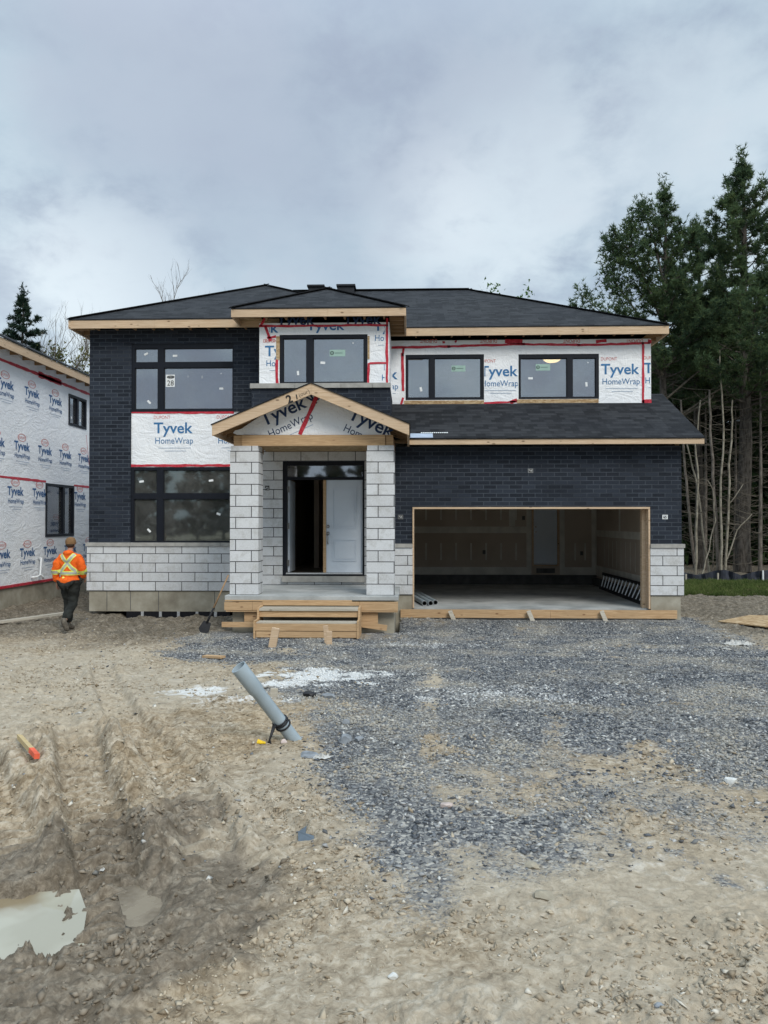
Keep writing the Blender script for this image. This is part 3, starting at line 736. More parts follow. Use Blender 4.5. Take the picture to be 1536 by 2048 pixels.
# inner sheathing behind the wing
cx0_ = X(518, YC)
def room(name, x0, x1, y0, y1, z0, z1, holes, wallm, ceilm, floorm):
    """hollow room: front wall with holes in the plane y0, open inside"""
    q = MB().wall(x0, x1, z0, z1, y0, y0 + .05, holes); q.box(x0 - .05, x0 - .002, y0, y1, z0, z1); q.box(x1 + .002, x1 + .05, y0, y1, z0, z1); q.box(x0, x1, y1, y1 + .05, z0, z1)
    r = q.build(name, wallm, H)
    MB().box(x0 - .05, x1 + .05, y0, y1 + .05, z1 + .002, z1 + .06).build('ceiling', ceilm, r)
    MB().box(x0 - .05, x1 + .05, y0, y1 + .05, z0 - .06, z0 - .002).build('floor_deck', floorm, r)
    return r
room('interior_wall', XL + .3, WXR - .08, YW + .24, YW + 4, .9, 3.35, [wB], M['mudded'], M['ceiling'], M['subfloor'])
room('interior_wall', XL + .3, WXR - .08, YW + .24, YW + 4, 3.65, 6.12, [wA], M['mudded'], M['ceiling'], M['subfloor'])
room('interior_wall', cx0_ + .16, X(772, YC), YC + .2, YW + 4, 3.68, 6.12, [wC], M['mudded'], M['ceiling'], M['subfloor'])
XM = (wD1[1] + wD2[0]) / 2
room('interior_wall', X(795, YU), XM - .05, YU + .12, YU + 4, 3.9, 6.12, [wD1], M['mudded'], M['ceiling'], M['subfloor'])
r2 = room('interior_wall', XM + .05, XRU - .2, YU + .12, YU + 4, 3.9, 6.12, [wD2], M['mudded'], M['ceiling'], M['subfloor'])

def wrapmesh(parent, name, polys, y):
    q = MB()
    for pl in polys: q.poly([(a, y, b) for a, b in pl])
    return q.build(name, M['wrap'], parent)
def wrap_panel(x0, x1, z0, z1, Y, holes=()):
    return MB().wall(x0, x1, z0, z1, Y, Y + .03, holes).build('house_wrap', M['wrap'], H)
def tapes(parent, Y, segs, wd=.055):
    q = MB(); r_ = random.Random(5)
    for (x0, y0, x1, y1, *w_) in segs:
        a = P(x0, y0, Y); c = P(x1, y1, Y); ww = w_[0] if w_ else wd; n = max(2, int((c - a).length / .12))
        d = (c - a).normalized(); pn = Vector((-d.z, 0, d.x)); prev = None
        for k in range(n + 1):
            p = a + (c - a) * k / n; wu = ww / 2 * (1 + r_.uniform(-.18, .18)); off = r_.uniform(-.006, .006)
            cur = (p + pn * (wu + off), p - pn * (wu - off))
            if prev: q.poly([prev[1] + Vector((0, -.0, 0)), cur[1], cur[0], prev[0]])
            prev = cur
    return q.each('seam_tape', M['tape'], parent)
def letters(parent, ink, red, pale, inkm='ink'):
    if ink.v: ink.build('lettering', M[inkm], parent)
    if red.v: red.build('red_lettering', M['redink'], parent)
    if pale.v: pale.build('fine_print', M['paleink'], parent)

# wing wrap
wz0, wz1 = wB[3] - .0, wA[2]
wp = MB().box(wB[0] + .001, wB[1] + .04, YW + .03, YW + .06, wz0, wz1).build('house_wrap', M['wrap'], H)
YT = YW + .026; t3 = lambda u, v: (u, YT, v)
I, Rd, Pl = MB(), MB(), MB(); clp = (wB[0] + .01, wB[1] + .03, wz0, wz1 - .04)
Wd = X(385, YT) - X(307, YT)
for u in (307, 433): logo(I, Rd, Pl, X(u, YT), Z(866, YT, 350), Wd, t3, 0, clp)
letters(wp, I, Rd, Pl)
tapes(wp, YW + .022, [(263, 824.5, 468, 825.5, .05), (262, 931, 470, 931, .055)])

def window(r, Y, cols, rows, glassm, ft=.045, stickers=(), opened=None, proud=0.):
    """cols/rows: pane edges in metres; r: outer rectangle"""
    q = MB(); q.wall(r[0], r[1], r[2], r[3], Y + .02 - proud, Y + .13, [(a, b_, c, d) for a, b_ in cols for c, d in rows])
    fr = q.build('window', M['frame'], H)
    # slim sash bead round each pane
    for a, b_ in cols:
        for c, d in rows:
            MB().wall(a + .001, b_ - .001, c + .001, d - .001, Y + .045, Y + .085, [(a + .014, b_ - .014, c + .014, d - .014)]).build('sash', M['dark'], fr)
            MB().box(a + .013, b_ - .013, Y + .062, Y + .068, c + .013, d - .013).build('pane', glassm, fr)
    for (px, py, w_, h_, rot, mt) in stickers:
        p = P(px, py, Y + .055); c, s_ = math.cos(rot), math.sin(rot); pts = [(p.x + a * c - b_ * s_, Y + .058, p.z + a * s_ + b_ * c) for a, b_ in ((-w_, -h_), (w_, -h_), (w_, h_), (-w_, h_))]
        MB().prism(pts, (0, .002, 0)).build('sticker', M[mt], fr)
    return fr
def pc(Y, pairs, py): return [(X(a, Y, py), X(b_, Y, py)) for a, b_ in pairs]
def pr(Y, pairs, px): return [(Z(b_, Y, px), Z(a, Y, px)) for a, b_ in pairs]
fr = window(wA, YW, pc(YW, [(269, 315), (327, 465)], 760), pr(YW, [(696, 724), (735, 818)], 365), M['glass'], stickers=[(292, 708, .045, .022, .5, 'white'), (350, 711.5, .05, .022, .0, 'white'), (298, 804, .048, .022, -.8, 'white'), (442.5, 777, .045, .022, 0, 'white'), (340.5, 761.5, .10, .135, 0, 'white'), (442, 747, .01, .01, 0, 'white'), (404, 754, .004, .03, 0, 'white'), (376, 753, .003, .02, 0, 'white')])
# the sheet reading 28
q = MB(); Yn = YW + .052; put_text(q, '28', X(333.5, Yn), Z(771, Yn, 340), .145, .115, lambda u, v: (u, Yn, v), 0, None, -.004)
cx, cz = X(340.5, Yn), Z(754, Yn, 340)
for k in range(20):
    a0, a1 = 2 * math.pi * k / 20, 2 * math.pi * (k + 1) / 20
    q.poly([(cx + .085 * rr * math.cos(a), Yn, cz + .034 * rr * math.sin(a)) for a, rr in ((a0, 1), (a1, 1), (a1, .72), (a0, .72))])
q.box(cx - .05, cx + .05, Yn, Yn + .001, cz - .012, cz + .012)
q.build('sheet_writing', M['black_ink'], fr)
fr = window(wB, YW, pc(YW, [(267, 313), (326, 470)], 1010), pr(YW, [(940, 987), (998, 1083)], 365), M['glass_low'], stickers=[(283, 963, .05, .022, .15, 'white'), (298, 1061, .048, .022, -.8, 'white'), (422, 961, .05, .022, .1, 'white'), (437, 1028, .045, .024, -.35, 'white')])
GST = 'green'
fr = window(wC, YC, pc(YC, [(566, 613), (626, 728)], 720), pr(YC, [(676, 764)], 645), M['glass'], proud=.01, stickers=[(675, 706, .165, .07, 0, GST), (645.5, 725.5, .05, .025, -.05, 'white'), (596, 746, .022, .045, .1, 'white'), (706, 686, .012, .012, 0, 'white')])
fr2 = window(wD1, YU, pc(YU, [(815.5, 858.5), (869, 962)], 755), pr(YU, [(716, 795)], 890), M['glass'], proud=.01, stickers=[(917, 737, .16, .07, 0, GST), (842, 778.5, .025, .05, .2, 'white'), (831, 718.5, .17, .016, 0, 'subfloor')])
fr3 = window(wD2, YU, pc(YU, [(1041, 1134.5), (1145.5, 1192)], 755), pr(YU, [(716, 794)], 1117), M['glass'], proud=.01, stickers=[(1086, 734.5, .165, .075, 0, GST), (1061, 756.5, .052, .025, 0, 'white'), (1173, 768.5, .024, .05, .1, 'white'), (1176, 725, .012, .012, 0, 'white')])
for frr, px, py, Y in ((fr, 656 + 8, 706, YC), (fr2, 907.5, 737, YU), (fr3, 1076, 734.5, YU)):
    q = MB(); Yn = Y + .054; cx, cz = X(px, Yn, py), Z(py, Yn, px)
    for k in range(16):
        a0, a1 = 2 * math.pi * k / 16, 2 * math.pi * (k + 1) / 16
        q.poly([(cx + .04 * rr * math.cos(a), Yn, cz + .04 * rr * math.sin(a)) for a, rr in ((a0, 1), (a1, 1), (a1, .7), (a0, .7))])
    q.box(cx + .06, cx + .22, Yn, Yn + .001, cz - .004, cz + .004); q.box(cx - .02, cx + .02, Yn, Yn + .001, cz - .004, cz + .004)
    q.build('sticker_mark', M['frame'], frr)
# lit ceiling lamp seen through the right-hand window
lampm = bpy.data.materials.new('lit_glass_bowl'); lampm.use_nodes = True; _t = NT(lampm.node_tree)
_e = _t.n('ShaderNodeEmission', None, Color=(1, .74, .34, 1), Strength=2.6); _t.n('ShaderNodeOutputMaterial', None, Surface=_e.outputs[0])
q = MB(); lc = P(1104, 716, YU + 1.2); lc.z = 5.86
L = P(1104, 717, YU + 1.2); prof = [(.235, .05), (.225, .0), (.19, -.045), (.13, -.075), (.06, -.088), (.005, -.09)]
rings = []
for r_, zz in prof:
    o = len(q.v); rings.append(o)
    for k in range(24): a = 2 * math.pi * k / 24; q.v.append((L.x + r_ * math.cos(a), YU + 1.2 + r_ * math.sin(a), L.z + zz * 1.1))
for a, c in zip(rings[:-1], rings[1:]):
    for k in range(24): q.f.append((a + k, a + (k + 1) % 24, c + (k + 1) % 24, c + k))
lo = q.build('ceiling_lamp', lampm, H, smooth=True)
MB().tube([(L.x, YU + 1.2, L.z + .05), (L.x, YU + 1.2, 6.115)], [.05, .04], 12).build('lamp_stem', M['steel'], lo)

# centre block: wrap above a stone sill, brick below
cx0, cx1 = X(518, YC), X(778.5, YC); zs = Z(768, YC, 640)
cw = MB().wall(cx0, cx1, zs, 6.22, YC, YC + .1, [wC]).box(cx1 - .1, cx1, YC + .102, YU + .1, zs, 6.22).box(cx0, cx0 + .1, YC + .102, YU, zs, 6.22).build('house_wrap', M['wrap'], H)
bx0, bx1 = X(503, YC - .08), X(781, YC - .08)
MB().box(bx0, bx1, YC - .08, YC + .1, 3.62, zs - .105).box(bx1 - .1, bx1, YC + .102, YU + .1, 3.62, zs - .105).each('brick_wall', M['brick'], H)
q = MB(); xs_ = [X(a, YC - .1) for a in (500, 590, 682, 745, 781.5)]
for a, c in zip(xs_[:-1], xs_[1:]): q.box(a, c - .005, YC - .13, YC + .02, zs - .102, zs - .002)
q.each('stone_sill', M['sill'], H, bevel=.004)
YT = YC - .005; t3 = lambda u, v: (u, YT, v)
I, Rd, Pl = MB(), MB(), MB(); N_ = MB(); Wd = .80
ztape = Z(649.5, YT, 650); ztop = Z(634.5, YT, 650); XRT = X(771, YT, 700)
for u in (554, 687): put_text(N_, 'Tyvek', X(u, YT, 640), Z(649, YT, 650), .79, .235, t3, 0, (cx0, X(768, YT), ztape, ztop), .016)
c2 = (cx0 + .01, XRT, zs, ztape - .02)
logo(I, Rd, Pl, X(613, YT, 660), Z(660, YT, 650), Wd, t3, 0, (cx0, XRT, wC[3] + .03, ztape - .02), dupont=False)
logo(I, Rd, Pl, X(481, YT, 660), Z(664, YT, 650), Wd, t3, 0, (X(538, YT), XRT, wC[3] - .0, ztape - .02), dupont=False)
logo(I, Rd, Pl, X(747, YT, 660), Z(662, YT, 650), Wd, t3, 0, (X(740, YT), XRT - .02, Z(700, YT), ztape - .02), dupont=False)
logo(I, Rd, Pl, X(530, YT, 660), Z(711, YT, 650), Wd, t3, 0, (cx0 + .01, X(551, YT), zs, wC[3]))
logo(I, Rd, Pl, X(761, YT, 660), Z(741, YT, 650), Wd, t3, 0, (X(745, YT), XRT - .02, zs, Z(728, YT)), dupont=False)
put_text(Rd, 'DUPONT', X(526, YT), Z(683, YT), .34, .065, t3, 0, (cx0, X(552, YT), 0, 9), 0)
letters(cw, I, Rd, Pl); N_.build('dark_lettering', M['navy'], cw)
tapes(cw, YC - .009, [(518, 652.5, 776, 650, .045), (774, 636, 774, 767, .05), (529, 637, 521, 652, .05), (530, 652, 541, 682, .06), (534, 676, 552, 673, .05), (553.5, 718, 554, 767, .06), (738, 726, 736, 767, .045), (739, 726.5, 772, 726, .045)], .05)
q = MB()
for a, c, d, e in ((552, 559, 671, 718), (735.3, 739, 672, 718)): q.box(X(a, YC), X(c, YC), YC - .012, YC - .002, Z(e, YC), Z(d, YC))
q.each('exposed_sheathing', M['osb'], cw)

# upper right wall over the garage
uz0 = Z(813, YU, 1050)
uw = MB().wall(X(781, YU), XRU, 3.7, 6.22, YU, YU + .1, [wD1, wD2]).box(XRU - .1, XRU, YU + .102, 27, 3.7, 6.22).build('house_wrap', M['wrap'], H)
YT = YU - .005; t3 = lambda u, v: (u, YT, v)
I, Rd, Pl = MB(), MB(), MB(); Wd = X(1280, YT) - X(1203, YT)
logo(I, Rd, Pl, X(1203, YT), Z(748, YT, 1240), Wd, t3, 0, (X(1199.5, YT), X(1282.5, YT), 0, 9)); logo(I, Rd, Pl, X(1289, YT), Z(746, YT, 1290), Wd, t3, 0, (X(1289, YT), XRU - .01, 0, 9))
logo(I, Rd, Pl, X(960, YT), Z(752, YT, 1000), Wd, t3, 0, (X(969.5, YT), X(1036, YT), 0, 9)); logo(I, Rd, Pl, X(720, YT), Z(758, YT, 790), Wd, t3, 0, (X(785, YT), X(800, YT), 0, 9))
for u in (840, 960, 1126, 1252): put_text(Rd, 'DUPONT', X(u, YT, 680), Z(686, YT, u), X(u + 34, YT) - X(u, YT), .085, t3, 0, None, 0, True)
letters(uw, I, Rd, Pl)
tapes(uw, YU - .009, [(783, 695.5, 900, 692.5), (895, 693, 1050, 688), (1010, 682, 1045, 684, .10), (1045, 688.5, 1160, 690), (1155, 690.5, 1300, 686), (1286, 684, 1286.5, 808, .05), (1296, 683, 1303, 683, .09), (807, 695, 805, 712, .05), (804.5, 706, 806, 782, .065), (806, 795, 800, 815, .05), (783, 816.5, 822, 814.5, .05), (820, 812, 870, 810, .025), (968, 806.5, 1036, 803, .045), (1020, 805, 1034, 799, .08), (1130, 803, 1180, 801, .02), (1194, 809, 1290, 808.5, .05), (1284, 805, 1303, 803, .1), (1192, 683, 1213, 681, .07), (885, 685, 890, 684, .05), (910, 682, 913, 684, .05)], .055)
q = MB()
for a, c, d, e in ((808, 968, 801, 809), (1034, 1197, 798.5, 806)): q.box(X(a, YU, 800), X(c, YU, 800), YU - .012, YU - .002, Z(e, YU, (a + c) / 2), Z(d, YU, (a + c) / 2))
q.each('exposed_sheathing', M['osb'], uw)
MB().box(XR - .6 if 0 else X(936, YU), XRU + .01, YU - .02, YU - .006, uz0 - .2, Z(808.5, YU, 1000)).build('roof_flashing', M['underlay'], uw)
q = MB().poly([(X(802, YU), YU - .03, Z(819, YU, 850)), (X(936, YU), YU - .03, Z(819, YU, 930)), (X(936, YU), YU - .03, Z(809, YU, 930)), (X(880, YU), YU - .025, Z(811, YU)), (X(802, YU), YU - .02, Z(817, YU))]); q.build('loose_flap', M['wrap'], uw)

# garage front
gx0 = X(788, YG)
g = MB().wall(bx1 - .35, XR, ZSILL, 3.62, YG, YG + .1, [(gar[0] - .0, gar[1], -1, gar[3])]); g.box(XR - .1, XR, YG + .102, 27, ZSILL, 3.62); g.each('brick_wall', M['brick'], H)
g = MB().box(bx1 - .35, gar[0], YG - .035, YG + .1, ZS0, ZS1).box(gar[1], XR + .03, YG - .035, YG + .1, ZS0, ZS1).box(XR - .1, XR + .03, YG + .102, 27, ZS0, ZS1); g.each('stone_base', M['stone'], H)
MB().box(bx1 - .35, gar[0], YG - .06, YG + .12, ZS1 + .003, ZSILL - .002).box(gar[1], XR + .05, YG - .06, YG + .12, ZS1 + .003, ZSILL - .002).each('stone_sill', M['sill'], H, bevel=.004)
f = MB().box(bx1 - .2, gar[0] - .01, YG - .01, YG + .25, -.25, ZS0 - .004).box(gar[1] + .01, XR - .03, YG - .01, YG + .25, -.3, ZS0 - .004).box(XR - .25, XR - .03, YG + .252, 27, -.3, ZS0 - .004).each('foundation', M['concrete'], H)
GF = Z(1217, YG, 1060)
MB().box(gar[0] - .3, gar[1] + .25, YG + .04, 22.3, GF - .3, GF).build('garage_slab', M['slab'], H)
# jambs and header of rough lumber
q = MB(); q.box(gar[0] + .001, gar[0] + .035, YG - .02, YG + .26, GF + .002, gar[3] - .042); q.build('jamb', M['lumber'], H)
MB().box(gar[1] - .035, gar[1] - .001, YG - .02, YG + .3, GF + .002, gar[3] - .042).box(gar[1] - .11, gar[1] - .038, YG + .16, YG + .3, GF + .002, gar[3] - .042).build('jamb', M['lumber'], H)
MB().box(gar[0] + .001, gar[1] - .001, YG - .02, YG + .26, gar[3] - .04, gar[3] - .001).build('header', M['lumber'], H)
bd = MB(); xs_ = [X(a, YG - .05) for a in (801, 905, 1100, 1353)]
for a, c in zip(xs_[:-1], xs_[1:]): bd.box(a, c - .004, YG - .075, YG - .037, GF - .19, GF - .02)
bd.each('form_board', M['form'], H)
# garage interior
gi0, gi1, gb = X(795, YG) - .35, XR - .27, 22.2; gzt = 3.05
MB().box(gi0 - .1, gi0, YG + .26, gb, GF, gzt).build('drywall', M['drywall'], H)
rw = MB().box(gi1, gi1 + .1, YG + .26, gb, GF, gzt).build('drywall', M['drywall'], H)
idr = (X(1064, gb, 1070), X(1118, gb, 1070), Z(1130, gb, 1090), 2.75)
bw = MB().wall(gi0, gi1, GF, gzt, gb, gb + .1, [idr]).build('drywall', M['drywall'], H)
MB().box(gi0 - .1, gi1 + .1, YG + .26, gb + .1, gzt + .002, gzt + .1).build('garage_ceiling', M['drywall'], H)
MB().wall(gi0, gi1, GF, gzt, YG + .102, YG + .255, [(gar[0] + .0, gar[1], GF - 1, gar[3])]).build('drywall', M['drywall'], H)
q = MB(); yb = gb - .004
q.box(gi0, idr[0] - .02, yb, gb - .001, Z(1150, gb, 1000), Z(1134, gb, 1000)); q.box(idr[1] + .02, gi1, yb, gb - .001, Z(1150, gb, 1000), Z(1134, gb, 1000))
q.box(gi0, idr[0] - .14, yb, gb - .001, Z(1066, gb), Z(1053, gb)); q.box(idr[0] - .16, idr[0] - .02, yb - .001, gb - .002, GF + .3, gzt); q.box(idr[1] + .02, idr[1] + .16, yb - .001, gb - .002, GF + .3, gzt); q.box(gi1 - .12, gi1, yb - .001, gb - .002, GF + .3, gzt)
q.box(X(1018, gb), X(1030, gb), yb - .002, gb - .003, Z(1052, gb), gzt)
for px in range(852, 1060, 30): q.box(X(px, gb) - .02, X(px, gb) + .02, yb, gb - .001, Z(1120, gb), Z(1086, gb)); q.box(X(px, gb) - .02, X(px, gb) + .02, yb, gb - .001, Z(1040, gb), gzt)
for px in (1150, 1170): q.box(X(px, gb) - .02, X(px, gb) + .02, yb, gb - .001, Z(1120, gb), Z(1086, gb))
q.build('joint_compound', M['mudded'], bw)
q = MB(); xi = gi1 - .004
q.box(xi, gi1 - .001, YG + .26, gb, GF + .25, GF + .55); q.box(xi, gi1 - .001, YG + .26, gb, GF + 1.38, GF + 1.56); q.box(xi - .001, gi1 - .002, gb - .12, gb, GF + .3, gzt); q.box(xi - .001, gi1 - .002, 17.3, 17.45, GF + .3, gzt); q.box(xi - .001, gi1 - .002, 19.6, 19.75, GF + 1.5, gzt)
for k in range(9): q.box(xi, gi1 - .001, 17.9 + k * .41, 17.93 + k * .41, GF + .6, GF + 1.3)
q.build('joint_compound', M['mudded'], rw)
q = MB().box(gi0, gi1, gb - .12, gb - .006, GF + .002, GF + .27).box(gi1 - .12, gi1 - .006, YG + .7, gb - .122, GF + .002, GF + .2); q.each('block_curb', M['blockdark'], H)
dd = MB().box(idr[0] + .05, idr[1] - .05, gb + .03, gb + .07, idr[2] + .03, idr[3] - .02); 
for (a, c) in ((.12, .72), (.85, 1.75)): dd.wall(idr[0] + .15, idr[1] - .15, idr[2] + a, idr[2] + c, gb + .024, gb + .029, [(idr[0] + .17, idr[1] - .17, idr[2] + a + .02, idr[2] + c - .02)])
dr = dd.build('inner_door', M['door'], H)
MB().tube([(idr[0] + .11, gb - .01, idr[2] + .95), (idr[0] + .11, gb + .024, idr[2] + .95)], .03, 12).tube([(idr[0] + .11, gb - .0, idr[2] + 1.1), (idr[0] + .11, gb + .024, idr[2] + 1.1)], .025, 12).build('handle', M['steel'], dr)
MB().box(idr[0] + .001, idr[0] + .045, gb - .02, gb + .09, idr[2], idr[3]).box(idr[1] - .045, idr[1] - .001, gb - .02, gb + .09, idr[2], idr[3]).box(idr[0] + .002, idr[1] - .002, gb - .03, gb + .09, idr[2] - .03, idr[2] - .001).build('door_frame', M['lumber'], dr)
MB().wall(idr[0] + .12, idr[1] - .12, GF + .32, GF + .46, gb - .012, gb - .006, ()).build('vent_opening', M['blockdark'], bw)
for px, py in ((968, 1104), (1163, 1106), (1047, 1036)): MB().box(X(px - 3, gb), X(px + 3, gb), gb - .008, gb - .0045, Z(py + 4, gb), Z(py - 4, gb)).build('outlet_box', M['blockdark'], bw)
# small wall boxes on brick
for px, py, Y, mt in ((801, 1034, YG, 'steel'), (1061, 941.5, YG, 'steel'), (1330, 1034, YG, 'white')):
    p = P(px, py, Y); bo = MB().wall(p.x - .055, p.x + .055, p.z - .045, p.z + .045, Y - .006, Y - .001, [(p.x - .035, p.x + .035, p.z - .028, p.z + .028)]).build('wall_box', M[mt], H)
    MB().box(p.x - .034, p.x + .034, Y - .004, Y - .001, p.z - .027, p.z + .027).build('box_recess', M['blockdark'], bo)
    MB().tube([(p.x - .03, Y - .01, p.z + .02), (p.x, Y - .03, p.z - .01), (p.x + .025, Y - .02, p.z + .015), (p.x + .01, Y - .015, p.z - .02)], .005, 5).build('wire', M['white'], bo)

# entry
ez0 = ent[2]; PF = .70
dw = MB().wall(WXR - .02, bx1 - .35, PF - .3, 3.62, YD, YD + .12, [ent]); dw.box(bx1 - .349, bx1 - .25, YG + .105, YD + .12, PF - .3, 3.62).box(WXR - .12, WXR - .021, YD, YW - .001, PF - .3, 3.62); dw.each('stone_wall', M['pillar_stone'], H)
fr0 = (X(565, YD), X(729, YD), Z(1152, YD, 650), Z(922, YD, 650)); tr = (X(573, YD), X(725, YD), Z(953.5, YD), Z(930.5, YD)); opn = (X(572, YD), X(725, YD), Z(1148.5, YD), Z(959, YD))
efr = MB().wall(fr0[0], fr0[1], fr0[2], fr0[3], YD + .03, YD + .16, [tr, opn]).build('entry_frame', M['frame'], H)
MB().box(tr[0] + .002, tr[1] - .002, YD + .09, YD + .096, tr[2] + .002, tr[3] - .002).build('transom_pane', M['glass'], efr)
MB().box(opn[0], opn[1], YD - .0, YD + .14, opn[2] - .001, opn[2] + .025).build('threshold', M['alu'], efr)
q = MB().box(ent[0] - .01, (ent[0] + ent[1]) / 2 - .003, YD - .06, YD + .13, ent[2] + .003, fr0[2] - .002).box((ent[0] + ent[1]) / 2 + .003, ent[1] + .01, YD - .06, YD + .13, ent[2] + .003, fr0[2] - .002); q.each('stone_sill', M['sill'], H, bevel=.004)
# closed right leaf with two raised panels
dx0, dx1, dz0, dz1 = X(651.5, YD), X(724.5, YD), opn[2] + .03, opn[3] - .003
lf = MB().box(dx0, dx1, YD + .10, YD + .145, dz0, dz1)
for a, c in ((738, 990), (0, 0)): pass
for z0, z1 in ((Z(1123, YD), Z(1079, YD)), (Z(1057, YD), Z(975, YD))):
    x0, x1 = X(664, YD), X(712, YD); lf.wall(x0, x1, z0, z1, YD + .084, YD + .0995, [(x0 + .02, x1 - .02, z0 + .02, z1 - .02)]); lf.prism([(x0 + .05, YD + .0995, z0 + .05), (x1 - .05, YD + .0995, z0 + .05), (x1 - .05, YD + .0995, z1 - .05), (x0 + .05, YD + .0995, z1 - .05)], (0, -.012, 0))
lf = lf.build('door', M['door'], H)
hx = X(655, YD)
hd = MB(); hd.tube([(hx, YD + .06, Z(1053, YD)), (hx, YD + .0995, Z(1053, YD))], [.032, .036], 14); hd.tube([(hx, YD + .075, Z(1067, YD)), (hx, YD + .0995, Z(1067, YD))], [.03, .04], 14)
hd.tube([(hx, YD + .08, Z(1068, YD)), (hx, YD + .03, Z(1072, YD)), (hx, YD + .025, Z(1080, YD)), (hx, YD + .04, Z(1086, YD)), (hx, YD + .09, Z(1088, YD))], [.016, .014, .011, .012, .016], 8); hd.build('handle', M['steel'], lf, smooth=True)
MB().box(X(645.5, YD), dx0 - .002, YD + .08, YD + .16, dz0, dz1).build('astragal', M['form'], lf)
# open left leaf swung inside
ol = MB().box(opn[0] + .012, opn[0] + .055, YD + .17, YD + .95, dz0, dz1).build('door', M['door'], H)
q = MB()
for py in (978, 1052, 1127): q.box(opn[0] + .001, opn[0] + .05, YD + .14, YD + .168, Z(py + 6, YD), Z(py - 6, YD))
q.each('hinge', M['steel'], ol)
hall = MB().box(opn[0] - .35, opn[0] - .3, YD + .17, 25, PF, 3.4).box(opn[1] + .1, opn[1] + .15, YD + .17, 25, PF, 3.4).box(opn[0] - .35, opn[1] + .15, 25, 25.05, PF, 3.4).box(X(628, 19.), X(628, 19.) + .12, 19., 22, PF + .15, 3.4).build('hall_wall', M['drywall'], H)
MB().box(opn[0] - .35, opn[1] + .15, YD + .17, 25, fr0[2] - .03, fr0[2] + .01).build('hall_floor', M['subfloor'], hall); MB().box(opn[0] - .35, opn[1] + .15, YD + .17, 25, 3.3, 3.38).build('ceiling', M['drywall'], hall)
p = P(534.5, 976, YD)
bo = MB().box(p.x - .045, p.x + .045, YD - .012, YD - .001, p.z - .05, p.z + .05).build('wall_box', M['blockdark'], H)
MB().tube([(p.x - .03, YD - .02, p.z - .02), (p.x, YD - .03, p.z + .02), (p.x + .03, YD - .02, p.z), (p.x + .01, YD - .03, p.z - .03), (p.x + .03, YD - .015, p.z - .03)], .006, 5).build('wire', M['white'], bo)

# porch: slab, pillars, form boards, base
sx0, sx1, sy0 = X(450, YP - .12, 1190), X(797, YP - .12, 1190), YP - .15
MB().box(sx0, sx1, sy0, YD - .001, PF - .085, PF).build('porch_slab', M['slab'], H, bevel=.008)
MB().box(sx0 + .12, sx1 - .08, sy0 + .12, YD - .001, -.2, PF - .087).build('porch_base', M['concrete'], H)
PZT = Z(891, YP, 620)
for a, c in ((460, 517), (733, 789)):
    x0, x1 = X(a, YP), X(c, YP)
    pl = MB().box(x0, x1, YP, YP + .42, PF + .001, PZT - .09).build('pillar', M['pillar_stone'], H)
    MB().box(x0 + .012, x1 - .012, YP + .012, YP + .41, PZT - .089, PZT - .001).build('pillar_cap', M['pillar_stone'], pl)
fb = MB()
def fbx(a, c, e, d, y0=sy0 - .045, th=.038): fb.box(X(a, y0), X(c, y0), y0, y0 + th, Z(d, y0, 620), Z(e, y0, 620))
fbx(449, 505, 1204.5, 1221); fbx(505.4, 524.5, 1204.5, 1221); fbx(525, 718.6, 1203.5, 1211); fbx(719, 796, 1203.5, 1221)
fbx(450, 704, 1200.5, 1203.2, sy0 - .04, .03); fbx(452, 795, 1221.8, 1224, sy0 - .04, .1)
fbx(489, 514, 1225, 1244, sy0 + .03); fbx(444, 513, 1245, 1255, sy0 - .05); fbx(715, 756, 1225, 1247, sy0 + .03)
fb.bar(P(718, 1248, sy0), P(774, 1256, sy0 - .02), .03, .1)
fb.each('form_board', M['form'], H)

# porch beam, gable and roof
YB = YP + .03
bz0, bz1 = PZT + .001, Z(870, YB, 620)
MB().box(X(483, YB), X(770, YB), YB, YB + .2, bz0, bz1).box(X(466, YB), X(482, YB), YB + .05, YB + .2, bz0, bz1).box(X(771, YB), X(786, YB), YB + .05, YB + .2, bz0, bz1).each('beam', M['form'], H)
MB().box(X(466, YB), X(466, YB) + .2, YB + .202, YC, bz0, bz1).box(X(786, YB) - .2, X(786, YB), YB + .202, YC, bz0, bz1).each('beam', M['rafter'], H)
MB().box(X(466, YB) + .2, X(786, YB) - .2, YB + .202, YD, bz0 + .1, bz0 + .14).build('porch_ceiling', M['osb'], H)
YGa = 13.65
ap = P(622, 766.5, YGa); le = P(424, 852, YGa); re = P(818.5, 849, YGa); le.z = re.z = (le.z + re.z) / 2 + .015
sl = (ap.z - le.z) / ((re.x - le.x) / 2); apx = ap.x
th = .20
for a, nm in ((le, 0), (re, 1)):
    q = MB(); q.prism([(apx, YGa, ap.z), (apx, YGa, ap.z - th), (a.x, YGa, a.z - th), (a.x, YGa, a.z)] if nm == 0 else [(apx + .003, YGa, ap.z - th), (apx + .003, YGa, ap.z), (a.x, YGa, a.z), (a.x, YGa, a.z - th)], (0, .04, 0))
    rf = q.build('rake_board', M['lumber'], H)
    if nm == 0:
        q = MB(); ang = math.atan(sl); put_text(q, '2', X(576, YGa), Z(806.5, YGa), .10, .15, lambda u, v: (u, YGa - .004, v), ang, None, .03)
        put_text(q, '1', X(593, YGa), Z(798, YGa), .02, .09, lambda u, v: (u, YGa - .004, v), ang - .2, None, -.01); put_text(q, '(our)', X(599, YGa), Z(793, YGa), .2, .07, lambda u, v: (u, YGa - .004, v), ang, None, -.012)
        q.build('marker_writing', M['black_ink'], rf)
